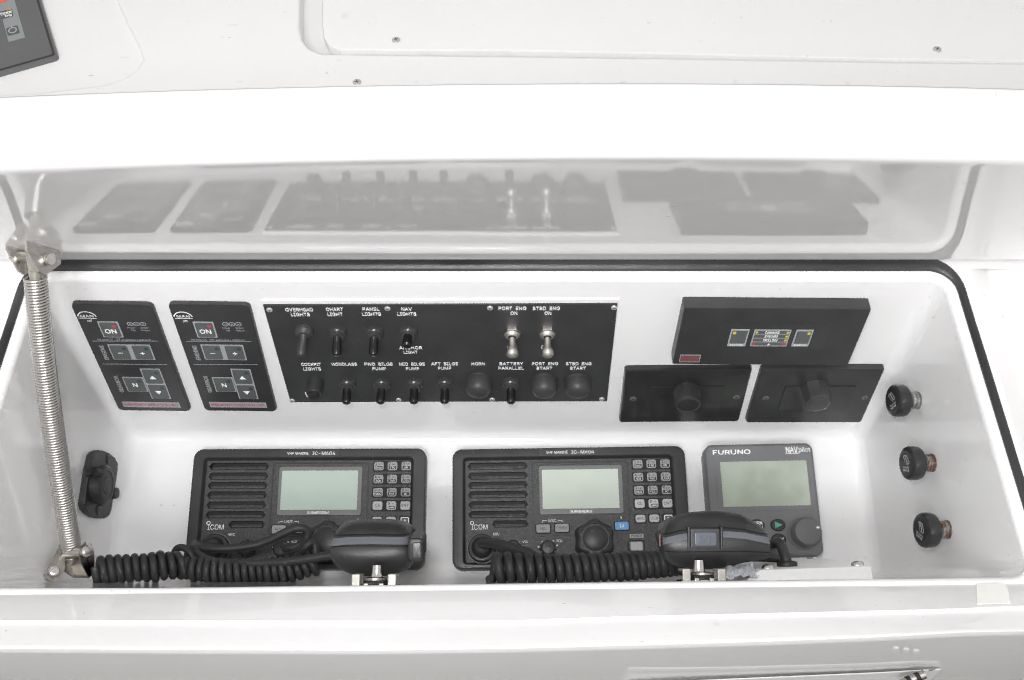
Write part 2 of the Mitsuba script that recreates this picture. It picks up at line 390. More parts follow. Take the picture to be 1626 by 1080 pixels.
add('lower_ledge', trimesh.Trimesh(rows.reshape(-1, 3), lf, process=False), 'gelcoat', 'dashboard', None, 40)
# rubber seal on the dash face round the top and sides of the opening
vmin = float(low_edge(0)) + 10
i0 = int(np.argmin(np.abs(sec[:, 0] - 0) + 1e3 * (sec[:, 1] > 0)))
order = np.roll(np.arange(len(sec)), -i0)
prof = [(d - 4.4, z) for d, z in ((5.6, 0.0), (5.8, 2.6), (7.6, 4.4), (10.5, 5.0), (14.0, 4.6), (16.4, 3.2), (17.2, 0.0))]
offs = [out(RM * 1000 + d)[order] for d, _ in prof]
dense = []
for (d, z), o in zip(prof, offs):
    s = [o[0]]
    for a, b in zip(o[:-1], o[1:]):
        k = max(1, int(np.linalg.norm(b - a) / 8)); s += [a + (b - a) * t for t in np.linspace(0, 1, k + 1)[1:]] if False else [b]
    dense.append(np.column_stack([np.array(s), np.full(len(s), z)]))
P = np.stack(dense, 1)                                      # path points x profile
# re-sample the path evenly so that the seal can wave a little, and keep the part above the lip
cl = P[:, 3]; s = np.concatenate([[0], np.cumsum(np.linalg.norm(np.diff(cl, axis=0), axis=1))])
q = np.unique(np.concatenate([np.arange(0, s[-1], 6.0), s]))
P = np.stack([np.stack([np.interp(q, s, P[:, j, k]) for k in range(3)], -1) for j in range(P.shape[1])], 1)
wave = (meshkit.fbm(np.column_stack([q / 40, q * 0, q * 0]), 3, 5) - 0.5)
P[:, 1:-1, 2] += wave[:, None] * 1.2
P[:, 4:, 1] += (wave * 1.4)[:, None]
_d = P[:, 3, :2] - P[:, 0, :2]; _nx = np.abs(_d[:, 0]) / np.maximum(np.linalg.norm(_d, axis=1), 1e-9)
_k = (1 - .42 * _nx ** 2)[:, None, None]                   # the seal is squeezed narrower along the sides
P = P[:, :1] + (P - P[:, :1]) * _k
ok = P[:, 3, 1] > vmin
# the run starts at the bottom middle: keep the one contiguous stretch that is above the lip
idx = np.nonzero(ok)[0]; P = P[idx[0]:idx[-1] + 1]
n, k = P.shape[:2]; sf = []
for i in range(n - 1):
    for j in range(k - 1):
        a = i * k + j; sf += [(a, a + k, a + k + 1), (a, a + k + 1, a + 1)]
add('rubber_seal', trimesh.Trimesh(P.reshape(-1, 3), sf, process=False), 'seal_black', 'dashboard', DASH, 40, 'black rubber seal round the mouth of the recess')
# ------------------------------------------------------------------ hatch cover above the lid
hc = thing('hatch_cover', 'flat white hatch cover fixed with small screws above the open lid', 'hatch')
hp = [(512, -300), (512, 40), (514, 60), (522, 73), (540, 79), (600, 79.5), (813, 80.5), (1000, 84), (1200, 89), (1400, 94), (1626, 97), (1950, 102), (1950, -300)]
hpoly = Polygon([DASH.on(*p, 0) for p in hp]).intersection(sbox(-690, 0, 700, top_v - 14)).buffer(-2).buffer(2)
pp_ = np.array(hpoly.exterior.coords)[:-1]
pp_ = pp_ if hpoly.exterior.is_ccw else pp_[::-1]
add('panel', prism(pp_, -9, 0.5, 1.5), 'gelcoat', hc, DASH, 30)
for i, (x, y) in enumerate(((629, 64), (1488, 79))):
    screw(hc, DASH, *DASH.on(x, y, .5), .5, 4.0, 1.4, 25 + 30 * i)
sc = thing('dash_screw', 'small steel screw in the dashboard just behind the lid edge', 'screw')
a, b = screw_head(*DASH.on(567, 131), 0, 4.0, 1.4, 10)
add('head', a, 'screw_steel', sc, DASH); add('recess', b, 'deep_black', sc, DASH)
# engine display in the pocket, upper corner
ed = thing('engine_display', 'dark grey engine display with red and grey keys beyond the lid', 'display')
c0 = DASH.on(92, 89, .2); c1 = DASH.on(62, 0, .2); cb = DASH.on(0, 115, .2)
rot = math.degrees(math.atan2(*(c0 - cb)[::-1]))
EF = DASH.sub(*c0, -12.8, rot)
add('housing', slab(190, 150, 0, 13, 4, 1.6, -95, 75), 'display_grey', ed, EF)
add('rim', poly(Polygon(rrect(189, 149, 4, 6, -95, 75)).buffer(-1.5).difference(Polygon(rrect(182, 142, 2, 6, -95, 75))), 12.9, 13.4), 'satin_black', ed, EF)
def EFp(x, y): return EF.on(x / 6.775, y / 6.775, 13)
s0, s1, s2 = EFp(270, 405), EFp(95, 460), EFp(100, 0)
sw = abs(s0[0] - s1[0])
add('key_strip', slab(sw, 90, 13, 13.3, .5, 0, (s0[0] + s1[0]) / 2, s0[1] + 45), 'plate_grey', ed, EF)
for (x, y), mt in (((140, 335), 'print_grey'), ((75, 155), 'orange_print'), ((5, -5), 'red_bright')):
    p = EFp(x, y)
    kk = add('key', slab(sw * .72, sw * .72, 13.3, 14, 1.5, .3, *p), 'red_bright' if mt == 'red_bright' else 'key_dark', ed, EF)
    if mt == 'print_grey':
        add('symbol', [poly(Polygon(rrect(8, 8, 3.99, 10, *p)).difference(Polygon(rrect(5.6, 5.6, 2.79, 10, *p))), 14, 14.15), bar(p[0], p[1] + 4, p[0], p[1] + 6, 1.2, 14)], 'print_grey', kk, EF)
    elif mt == 'orange_print':
        add('lettering', [text('Power', p[0], p[1] + 1.6, 2.6, 14, bold=True), text('Eng', p[0] + 1, p[1] - 3.2, 2.6, 14, bold=True), bar(p[0] - 5, p[1] - .6, p[0] + 5, p[1] - .6, .4, 14)], 'print_white', kk, EF)
        add('lamp', slab(4, 2.5, 14, 14.2, .5, 0, p[0] + 3, p[1] + 5), 'orange_print', kk, EF)

# ------------------------------------------------------------------ the lid, open above the recess
lid = thing('lid', 'glossy white hinged lid standing open above the recessed box', 'lid')
slope = .1158
prof = [(.8420, .0632), (.8392, .0632), (.836, .0634), (.832, .0640), (.824, .0651), (.812, .0666), (.80, .0679)]
prof += [(.80 - t, .0679 + slope * t) for t in np.linspace(.02, .226, 12)]
prof += [(.5705, .0947), (.5665, .0958), (.5638, .0985), (.5627, .1025), (.5622, .1255), (.5632, .1305), (.5657, .1337), (.5697, .1350), (.60, .1353), (.842, .116)]
prof = np.array(prof)
xs = np.linspace(-.56, .56, 57); rows = []
for x in xs:
    w = np.clip((.842 - prof[:, 0]) / .26, 0, 1)
    r = prof.copy(); r[:, 1] += w * (.0012 - .0052 * (x / .28) ** 2 + .0022 * x / .28)
    rows.append(np.column_stack([np.full(len(r), x), r]))
add('shell', loft([r[::-1] for r in rows]), 'gelcoat', lid, None, 40)
lid_slope = -math.atan(slope)
LID = Frame((0, .80, .0679), (0, math.cos(lid_slope), math.sin(lid_slope)), (-1, 0, 0))   # underside of the lid, seen from below
# ------------------------------------------------------------------ lid stay: spring between two steel brackets
st = thing('spring_stay', 'steel coil spring stay with clevis brackets propping the lid open', 'spring')
top, bot = pt(56, 440, .775), pt(117, 888, .872)
path = smooth_path([top, top + (bot - top) * .12 + np.array([-.0012, 0, 0]), (top + bot) / 2 + np.array([-.0022, 0, 0]), bot], 60)
add('coil_spring', helix(path, .0073, .00232, .00112, 6, 16, 0.008, 3), 'chrome', st, None, True)
add('core_rod', tube([top + (top - bot) * .02, bot + (bot - top) * .02], .0042, 12), 'satin_steel', st)
def bent_plate(pts2, fr, thick, z0=0.0):
    return poly(Polygon(pts2), z0, z0 + thick)
# upper clevis: a flanged channel hanging from the lid, its two cheeks facing sideways
def px3(x, y, Z): return pt(x, y, Z)
def cheek(pxs, thick):
    p = np.array([pt(*a) for a in pxs]); n = unit(np.cross(p[1] - p[0], p[2] - p[0])) * thick
    c = p.mean(0)
    v = np.vstack([p, p + n, [c], [c + n]]); k = len(p); f = []
    for i in range(k):
        j = (i + 1) % k
        f += [(i, j, 2 * k), (k + j, k + i, 2 * k + 1), (i, k + i, k + j), (i, k + j, j)]
    m = trimesh.Trimesh(v, f, process=False); m.fix_normals(); return m
ub = add('upper_bracket', [cheek([(42, 378, .757), (97, 397, .800), (97, 419, .792), (73, 437, .772), (62, 431, .765), (43, 397, .757)], .0016),
                           cheek([(8, 380, .775), (9, 396, .775), (28, 432, .782), (38, 437, .785), (50, 428, .802), (55, 398, .815), (46, 392, .815)], .0016),
                           cheek([(7, 378.5, .765), (42, 378.5, .757), (97, 397, .800), (60, 402, .82)], .0012)], 'bracket_steel', st, None, False)
a, b = px3(76, 411, .776), px3(22, 408, .790)
add('clevis_pin', tube([a + (a - b) * .10, b], .0042, 16), 'chrome', ub)
add('pin_head', lathe([(4.4, 0), (4.4, .7), (3.8, 1.1), (1, 1.2)], 20), 'bracket_steel', ub, axis_frame(a + unit(a - b) * .0008, unit(a - b)))
add('eye', tube([top + (top - bot) * .015, (a + b) / 2], .0036, 12), 'satin_steel', ub)
# lower clevis: cheeks on the floor, flared feet with screws
def zo(pts, Z): return [(x / 3.856, 680 + y / 3.856, Z + dz) for x, y, dz in pts]
lb = add('lower_bracket', [cheek(zo([(382, 700, .016), (372, 725, .014), (290, 890, -.004), (285, 922, -.006), (330, 946, -.008), (352, 935, -.006), (400, 862, .004), (392, 770, .012)], .852), .0016),
                           cheek(zo([(484, 775, -.004), (496, 722, 0), (525, 692, .004), (556, 700, .006), (574, 745, .008), (580, 820, .010), (566, 898, .010), (545, 916, .006), (500, 830, -.002)], .852), .0016),
                           cheek(zo([(352, 790, .012), (338, 838, .006), (410, 892, .002), (452, 917, -.002), (545, 917, .008), (494, 818, 0), (470, 775, .010)], .856), .0015)], 'steel', st, None, False)
a, b = px3(138, 876, .853), px3(102, 880, .868)
add('clevis_pin', tube([a, b], .0040, 16), 'chrome', lb)
add('pin_head', lathe([(5.0, 0), (5.0, 1.2), (3.8, 2.6), (1, 3.0)], 20), 'chrome', lb, axis_frame(a, unit(a - b)))
fs = axis_frame(px3(86, 907, .849), [.45, -.8, .4])
add('screw', screw_head(0, 0, 0, 4.4, 2.0, 15)[0], 'chrome', lb, fs)
add('screw', screw_head(0, 0, 0, 3.6, 1.6, 15)[0], 'rusty_metal', lb, axis_frame(px3(75, 917, .851), [.1, -.9, .3]))
# ------------------------------------------------------------------ engine keypads (two alike)
def keypad(px, which, label):
    """Overlay keypad with engine and gearbox keys; px: its four corners."""
    cs = np.array([UPPER.on(x, y, 4) for x, y in px]); cx, cy = cs.mean(0)
    e = (cs[1] - cs[0] + cs[2] - cs[3]); w, h = 66.0, 150.0
    K = UPPER.sub(cx, cy, 0, math.degrees(math.atan2(e[1], e[0])) - 1.2)
    global K0
    if which == 0: K0 = K
    k = thing('engine_keypad', label, 'control panel', 'engine keypads on the sloped face')
    add('housing', slab(w, h, 0, 4.0, 5, 1.2), 'satin_black', k, K)
    add('overlay', slab(w - 3.5, h - 3.5, 3.9, 4.15, 3.5), 'overlay_grey', k, K)
    def L(X, Y):                                        # millimetres from the enlarged view of the first keypad
        return K0.on(100 + X / 4.646, 470 + Y / 4.646, 4.2)
    def quad(*pts): return np.array([L(*p) for p in pts])
    z = 4.15
    pr, gr = [], []
    p = L(172, 140)
    for t in np.linspace(0.15, math.pi - 0.15, 13)[:-1]:
        dt = (math.pi - .3) / 12
        pr.append(bar(p[0] + 7.5 * math.cos(t), p[1] - 3 + 7.0 * math.sin(t), p[0] + 7.5 * math.cos(t + dt), p[1] - 3 + 7.0 * math.sin(t + dt), .9, z))
    pr += [text('MAN', p[0], p[1] - 1.5, 3.0, z, 10.5), bar(p[0] - 7.3, p[1] - 4.2, p[0] + 7.3, p[1] - 4.2, .6, z), text('off', p[0] + .5, p[1] - 7.5, 2.6, z, 4)]
    p = L(345, 134); gr.append(text('MAN Marine Diesel', p[0], p[1], 3.7, z, 24, bold=True))
    p = L(590, 134); gr.append(text('Em-C', p[0], p[1], 3.7, z, 8, bold=True))
    add('emblem', pr, 'print_white', k, K, False)
    def flat(pts, zz=z, d=.1): return prism(np.asarray(pts), zz, zz + d)
    def rect_of(pts):
        a = np.array([L(*p) for p in pts]); return a.mean(0), (abs(a[1, 0] - a[0, 0]) + abs(a[2, 0] - a[3, 0])) / 2, (abs(a[0, 1] - a[3, 1]) + abs(a[1, 1] - a[2, 1])) / 2
    frames = []
    c, fw, fh = rect_of([(250, 188), (405, 188), (447, 305), (300, 305)]); frames.append((c, fw, fh)); onc, onw, onh = c, fw, fh
    c, fw, fh = rect_of([(328, 358), (640, 358), (683, 470), (372, 470)]); frames.append((c, fw, fh)); ec = (c, fw, fh)
    c, fw, fh = rect_of([(567, 537), (712, 537), (800, 758), (655, 758)]); frames.append((c, fw, fh)); gc = (c, fw, fh)
    c, fw, fh = rect_of([(435, 598), (590, 598), (630, 705), (480, 705)]); frames.append((c, fw, fh)); nc_ = (c, fw, fh)
    add('key_frame', [slab(b, h_, z, z + .12 + .01 * i, .6, 0, *a) for i, (a, b, h_) in enumerate(frames)], 'print_grey', k, K, False)
    def key(c, w_, h_, sym, led):
        kk = add('key', slab(w_, h_, z + .1, z + .9, 1.4, .35, *c), 'key_dark', k, K)
        add('symbol', sym(c, z + .9), 'print_white', kk, K, False)
        add('lamp', lathe([(1.9, z + .9), (1.9, z + 1.05)], 16, c[0] + w_ * .30, c[1] + h_ * .30), led, kk, K)
    kh = onh - 2.6
    key(onc, onw - 2.6, kh, lambda c, q: [text('ON', c[0], c[1] - 1.5, 5.2, q, 9.5, bold=True)], 'red_bright' if False else 'print_red')
    kw = ec[1] / 2 - 3.2; kh2 = ec[2] - 2.4
    for s_, sg in ((-1, 0), (1, 1)):
        c = (ec[0][0] + s_ * (ec[1] / 4 + .4), ec[0][1])
        key(c, kw, kh2, (lambda c, q, sg=sg: [bar(c[0] - 2, c[1] - .5, c[0] + 2, c[1] - .5, .9, q)] + ([bar(c[0], c[1] - 2.5, c[0], c[1] + 1.5, .9, q + .02)] if sg else [])), 'led_green')
    kh3 = gc[2] / 2 - 2.2
    key((gc[0][0], gc[0][1] + gc[2] / 4 + .2), gc[1] - 2.2, kh3, lambda c, q: [prism(np.array([[c[0] - 3, c[1] - 3], [c[0] + 3, c[1] - 3], [c[0], c[1] + 2]]), q, q + .1)], 'led_green')
    key((gc[0][0], gc[0][1] - gc[2] / 4 - .2), gc[1] - 2.2, kh3, lambda c, q: [prism(np.array([[c[0] - 3, c[1] + 2], [c[0], c[1] - 3], [c[0] + 3, c[1] + 2]]), q, q + .1)], 'led_green')
    key(nc_[0], nc_[1] - 2.2, nc_[2] - 2.2, lambda c, q: [text('N', c[0], c[1], 5.2, q, 4.2, bold=True)], 'led_green')
    tx = []
    p = L(303, 418); tx.append(text('ENGINE', p[0], p[1], 3.4, z, 20, rot=90, bold=True))
    p = L(412, 650); tx.append(text('GEARBOX', p[0], p[1], 3.4, z, 24.5, rot=90, bold=True))
    for (x0, y0, x1, y1) in ((215, 333, 700, 333), (292, 502, 765, 505)):
        a, b = L(x0, y0), L(x1, y1); tx.append(bar(a[0], a[1], b[0], b[1], .5, z))
    p = L(450, 323); tx.append(text('Set: press ON    OFF: engine stop + ignition off', p[0], p[1], 2.3, z, 45))
    for X in (495, 542, 590):
        p = L(X, 207); tx.append(poly(Polygon(rrect(5.2, 5.2, 2.59, 8, *p)).difference(Polygon(rrect(4, 4, 1.99, 8, *p))), z, z + .1)); tx.append(slab(1.8, .8, z, z + .1, 0, 0, *p))
    for s_, X, Y in (('Power', 505, 235), ('On', 520, 254), ('System', 602, 235), ('Failure', 610, 254)):
        p = L(X, Y); tx.append(text(s_, p[0], p[1], 1.8, z, None if s_ == 'On' else 6.6))
    add('lettering', tx, 'print_grey', k, K, False)
    a, b, c, d = L(435, 783), L(880, 783), L(880, 822), L(440, 822)
    cc = (a + b + c + d) / 4
    g = add('warning_strip', slab(abs(b[0] - a[0]) - 3, abs(a[1] - d[1]), z, z + .1, .4, 0, cc[0] - .8, cc[1]), 'print_grey', k, K)
    add('lettering', text('EMERGENCY OPERATION UNIT', cc[0] - .8, cc[1], 3.6, z + .1, abs(b[0] - a[0]) - 6, bold=True), 'print_red', g, K, False)
keypad([(115, 483.3), (240, 483.5), (301.7, 653), (188, 653)], 0, 'dark keypad with engine and gearbox keys, the one nearer the spring')
keypad([(268, 483), (397, 483), (439.4, 654), (322.8, 654)], 1, 'dark keypad with engine and gearbox keys, the one beside the switch panel')
# ------------------------------------------------------------------ switch panel
sp = thing('switch_panel', 'wide black switch panel with white lettering, toggle switches and round push buttons', 'switch panel')
SC = np.array([UPPER.on(x, y, 3) for x, y in ((420, 485), (983, 482.6), (962, 637.7), (459, 639))]); sc_ = SC.mean(0)
S = UPPER.sub(*sc_, 0, .3)
def SL(x, y, h=3.05): return S.on(x, y, h)
add('backing_board', slab(290, 139, 0, 1.6, .5, .6, 0, 2.2), 'white_plate', sp, S)
add('plate', slab(287.3, 135.0, 1.5, 3.0, .4, .3), 'panel_black', sp, S)
for i, (x, y) in enumerate(((428, 491.8), (615.4, 489.9), (464, 636), (633, 634.6), (778, 488.9), (975, 488.3), (781.5, 634), (955.5, 633.4))):
    screw(sp, S, *SL(x, y), 3.0, 2.5, 1.3, 37 * i)
tx = []
def tl(s, x, y, wpx, h=4.3):
    p, q = SL(x - wpx / 2, y), SL(x + wpx / 2, y)
    for dy in (-.22, 0, .22): tx.append(text(s, (p[0] + q[0]) / 2, (p[1] + q[1]) / 2 + dy, h - .4, 3.0 + .01 * dy, q[0] - p[0], bold=False))
for a in (('OVERHEAD', 475, 491.8, 44), ('LIGHTS', 477, 499.5, 30), ('CHART', 531, 491.3, 27), ('LIGHT', 532, 499.2, 24), ('PANEL', 589, 491, 27), ('LIGHTS', 590, 499, 30),
          ('NAV', 645.5, 490.8, 17), ('LIGHTS', 646, 498.7, 30), ('PORT  ENG', 813.7, 489.7, 44), ('ON', 816, 497.5, 10.5), ('STBD  ENG', 867.5, 489.7, 43), ('ON', 870, 497.5, 10.5),
          ('ANCHOR', 652, 552.3, 36), ('LIGHT', 652, 559.6, 22), ('OFF', 813, 551.5, 16), ('OFF', 867, 551.5, 16),
          ('COCKPIT', 493.8, 578.8, 31), ('LIGHTS', 495.6, 586, 28), ('WINDLASS', 546.6, 578.5, 40.5), ('FWD  BILGE', 601, 578.3, 44.5), ('PUMP', 602, 585.5, 21.5),
          ('MID  BILGE', 654, 578.3, 40.5), ('PUMP', 655, 585.5, 21), ('AFT  BILGE', 706, 577.8, 42.5), ('PUMP', 706, 584.8, 21), ('HORN', 759, 577.8, 21),
          ('BATTERY', 812, 577.6, 37.5), ('PARALLEL', 811.7, 584.8, 40.5), ('PORT  ENG', 865.4, 577.6, 41.5), ('START', 864.4, 584.8, 25), ('STBD  ENG', 918.8, 577.6, 40.5), ('START', 917.6, 584.8, 25)):
    tl(*a)
add('lettering', tx, 'print_white', sp, S, False)
def hexa(r, rot=30): return np.array([[r * math.cos(math.radians(60 * i + rot)), r * math.sin(math.radians(60 * i + rot))] for i in range(6)])
def toggle(nx, ny, tx_, ty, kind='boot', H=20.0, rot=30):
    b = SL(nx, ny, 4.0); tip = np.append(SL(tx_, ty, 3 + H), 3 + H)
    sw = None
    f0 = S.sub(b[0], b[1], 3.0)
    metal = kind == 'bat'
    nut = prism(hexa(7.3 if metal else 8.4, rot), 0, 3.2, .8)
    ring = lathe([(6.4, 3.0), (6.4, 4.4), (5.2, 5.2), (4.6, 6.4), (3.2, 6.6)] if metal else [(7.4, 3.0), (7.2, 4.0), (6.2, 5.2), (5.9, 7.0), (4.6, 7.6)], 24)
    base = S.pt(b[0], b[1], 6.0); end = S.pt(*tip); d = end - base; Lm = np.linalg.norm(d) * 1000
    af = axis_frame(base, d)
    if metal:
        sw = add('toggle_switch', [nut, ring], 'nickel', sp, f0, 25)
        add('lever', lathe([(2.3, -1), (2.5, Lm * .2), (3.3, Lm * .45), (3.9, Lm * .62), (4.9, Lm * .70), (5.3, Lm * .82), (5.0, Lm * .94), (3.6, Lm * 1.02), (1.5, Lm * 1.06)], 24), 'nickel', sw, af)
        add('bushing', lathe([(3.6, 6.4), (2.8, 6.9)], 20), 'deep_black', sw, f0)
    elif kind == 'boot':
        sw = add('toggle_switch', [nut, ring], 'nut_black', sp, f0, 25)
        add('boot', lathe([(5.2, -1), (4.5, 1.5), (3.7, 4), (3.6, Lm * .5), (3.9, Lm * .7), (4.0, Lm * .9), (3.4, Lm * .99), (1.8, Lm * 1.05)], 24), 'boot_black', sw, af)
    else:                                               # rubber covered lever with a round skirt
        sw = add('toggle_switch', lathe([(8.0, 0), (8.0, 1.5), (7.4, 3.2), (5.6, 5), (4.6, 6)], 28), 'dome_grey', sp, f0, 25, 'toggle switch under a dusty grey rubber cover')
        add('boot', lathe([(4.8, -1), (3.4, 2), (3.0, 5), (3.4, Lm * .6), (4.0, Lm * .85), (3.4, Lm * .97), (1.6, Lm * 1.03)], 24), 'dome_grey', sw, af)
toggle(483, 526, 478, 565, 'cover')
toggle(536, 527, 534.5, 564); toggle(594.5, 527, 593, 564); toggle(648.4, 526.5, 646, 549, H=20)
for x0, y0, x1, y1 in ((551.5, 609, 550, 640.5), (606.5, 609, 604, 640), (658, 609, 657, 640), (706.5, 608.5, 706, 640), (811, 608.5, 811.6, 640)): toggle(x0, y0, x1, y1, H=19)
toggle(813, 528, 813.5, 566, 'bat', 22, 0); toggle(869, 528, 870, 566, 'bat', 22, 0)
for x in (760, 864, 917):
    c = SL(x, 607 if x > 800 else 606, 4)
    kb = add('push_button', lathe([(11.6, 0), (11.9, 2), (11.7, 6), (11.0, 9.5), (9.4, 12.6), (7.0, 14.4), (4.0, 15.4), (1.0, 15.7)], 40), 'dome_grey', sp, S.sub(c[0], c[1], 3.0), 40)
    add('collar', lathe([(12.6, 0), (12.6, 1.0), (11.8, 1.6)], 40), 'satin_black', kb, S.sub(c[0], c[1], 3.0))
c = SL(501, 606, 3)
kb = add('rotary_knob', lathe([(7.6, 0), (7.8, 2), (7.2, 9), (6.6, 13), (6.0, 14)], 32), 'satin_black', sp, S.sub(c[0], c[1], 3.0), 25, 'small rotary knob with a worn bright edge')
KF = S.sub(c[0], c[1], 3.0, 8)
add('shaft', slab(8.5, 8.0, 13.5, 17.5, 1.2, .6), 'gloss_black', kb, KF)
add('worn_edge', [bar(-6.4, 4.2, -6.6, -2.0, .7, 14.0, .3), bar(-6.6, -2.0, -2.6, -6.0, .7, 14.0, .3)], 'print_white', kb, KF)
# ------------------------------------------------------------------ trolling control box and two dimmer panels
tb = thing('trolling_control_panel', 'black control box with lit trolling keypad above the two dimmer plates', 'control panel')
B = np.array([UPPER.on(x, y, 12) for x, y in ((1086.5, 489), (1382, 492.5), (1347.5, 580), (1068, 578))]); bc = B.mean(0)
TB = UPPER.sub(*bc, 0, -.7)
add('housing', slab(150.2, 73.8, 0, 12, 1.0, .8), 'satin_black', tb, TB)
def BL(X, Y): return TB.on(960 + X / 3.535, 460 + Y / 3.535, 12.3)
pa, pb = BL(640, 195), BL(1210, 335)
add('key_field', slab(pb[0] - pa[0] + 2, pa[1] - pb[1], 11.95, 12.12, 1, 0, (pa[0] + pb[0]) / 2 + 1, (pa[1] + pb[1]) / 2), 'overlay_grey', tb, TB)
def qbox(pts):
    a = np.array([BL(*p) for p in pts]); return a.mean(0), (abs(a[1, 0] - a[0, 0]) + abs(a[2, 0] - a[3, 0])) / 2, (abs(a[0, 1] - a[3, 1]) + abs(a[1, 1] - a[2, 1])) / 2
for i, pts in enumerate((((708, 222), (815, 222), (790, 318), (690, 318)), ((1080, 226), (1173, 226), (1145, 320), (1045, 318)))):
    c, w, h = qbox(pts)
    kk = add('key', slab(w, h, 12.1, 12.4, .4, .1, *c), 'print_grey', tb, TB)
    add('pad', slab(w * .84, h * .74, 12.4, 12.7, .8, .1, c[0], c[1] + h * .05), 'key_dark', kk, TB)
    add('lamp', slab(w * .18, h * .16, 12.7, 12.85, 1.2, .05, c[0] + (.28 if i else -.28) * w, c[1] + h * .30), 'led_yellow', kk, TB)
    add('lettering', text('STATION' if i == 0 else 'ENGINE SYNC', c[0], c[1] - h * .42, 1.6, 12.4, w * .7), 'print_white', kk, TB, False)
c, w, h = qbox(((840, 225), (1048, 225), (1022, 318), (817, 318)))
kk = add('indicator_field', slab(w, h, 12.1, 12.4, .4, .1, *c), 'print_grey', tb, TB)
add('indicator_bar', [slab(w * .93, h * .19, 12.4, 12.6, .4, .05, c[0], c[1] + h * (.345 - .23 * i)) for i in range(4)], 'key_dark', kk, TB)
add('lettering', [text(t, c[0], c[1] + h * (.345 - .23 * i), 2.9, 12.6, w * tw, bold=True) for i, (t, tw) in enumerate((('COMMAND', .40), ('SYNCHRO', .36), ('TROLLING', .40)))] + [prism(np.array([[c[0] - 1.3, c[1] - h * .41], [c[0] + 1.3, c[1] - h * .41], [c[0], c[1] - h * .30]]), 12.6, 12.7)], 'print_white', kk, TB, False)
add('lamp', [slab(2.3, 2.6, 12.6, 12.8, 1, .05, c[0] + w * dx, c[1] + h * (.345 - .23 * i)) for dx, i in ((-.42, 0), (.42, 0), (.42, 1), (.42, 2))], 'led_yellow', kk, TB)
add('alarm_lamp', [slab(4, 2.4, 12.6, 12.8, .8, .05, c[0] + w * dx, c[1] - h * .345) for dx in (-.41, .41)], 'print_red', kk, TB)
c, w, h = qbox(((425, 367), (540, 367), (533, 408), (418, 408)))
rl = add('maker_label', slab(w, h, 11.95, 12.15, .4, 0, *c), 'print_grey', tb, TB)
add('red_field', slab(w * .94, h * .84, 12.15, 12.25, .3, 0, *c), 'label_red', rl, TB)
def dimmer(px, inner_px, screws, knob, label, faceted):
    k = thing('dimmer_panel', label, 'dimmer', 'dimmer plates under the trolling control')
    Q = np.array([UPPER.on(x, y, 6) for x, y in px]); c = Q.mean(0)
    D = UPPER.sub(*c, 0, math.degrees(math.atan2(*(Q[1] - Q[0])[::-1])))
    w = (np.linalg.norm(Q[1] - Q[0]) + np.linalg.norm(Q[2] - Q[3])) / 2; h = (np.linalg.norm(Q[0] - Q[3]) + np.linalg.norm(Q[1] - Q[2])) / 2
    mat = 'gloss_black' if not faceted else 'satin_black'
    add('plate', prism(np.array(rrect(w + 4, h + 4, 3)), 0, 6.0, 2.6), mat, k, D)
    q = np.array([D.on(960 + X / 3.535, 460 + Y / 3.535, 6) for X, Y in inner_px])
    x0, x1, y0, y1 = q[:, 0].min(), q[:, 0].max(), q[:, 1].min(), q[:, 1].max()
    add('insert', slab(x1 - x0, y1 - y0, 5.9, 7.0, 1.0, .5, (x0 + x1) / 2, (y0 + y1) / 2), 'gloss_black', k, D)
    for i, (X, Y) in enumerate(screws):
        screw(k, D, *D.on(960 + X / 3.535, 460 + Y / 3.535, 6), 6.0, 3.0, .9, 20 + 50 * i, 'screw_black')
    kx, ky = D.on(960 + knob[0] / 3.535, 460 + knob[1] / 3.535, 24)
    KD = D.sub(kx, ky, 6.3)
    n = 8 if faceted else 40
    kb = add('knob', lathe([(12.6, 0), (12.6, 3), (12.0, 15.5), (11.2, 17.6), (9.0, 18.4)] if faceted else [(11.0, 0), (11.4, 2), (11.6, 15.5), (11.0, 17.4), (9.6, 18.2)], n), 'knob_black' if faceted else 'satin_black', k, KD, 20)
    if faceted:
        add('cap', lathe([(9.4, 18.2), (8.2, 19.2), (1, 19.4)], 8), 'knob_black', kb, KD)
    else:
        add('knurl', [slab(.9, .9, 2.5, 15, 0, 0, 11.6 * math.cos(a), 11.6 * math.sin(a)) for a in np.linspace(0, 2 * math.pi, 37)[:-1]], 'satin_black', kb, KD)
        add('cap', lathe([(9.6, 18.1), (8.8, 18.5), (1, 18.3)], 32), 'gloss_black', kb, KD)
dimmer(((997, 590.7), (1192.5, 589), (1169, 669), (985.5, 670)), ((272, 548), (665, 540), (640, 690), (240, 692)), ((160, 612), (740, 603)), (470, 648), 'glossy black dimmer plate with a round knurled knob', False)
dimmer(((1212.6, 588.7), (1400.5, 588.7), (1366.5, 670), (1187.7, 670.7)), ((1015, 540), (1390, 540), (1350, 683), (985, 683)), ((905, 608), (1460, 605)), (1200, 642), 'satin black dimmer plate with a faceted knob, beside the wall with the push knobs', True)
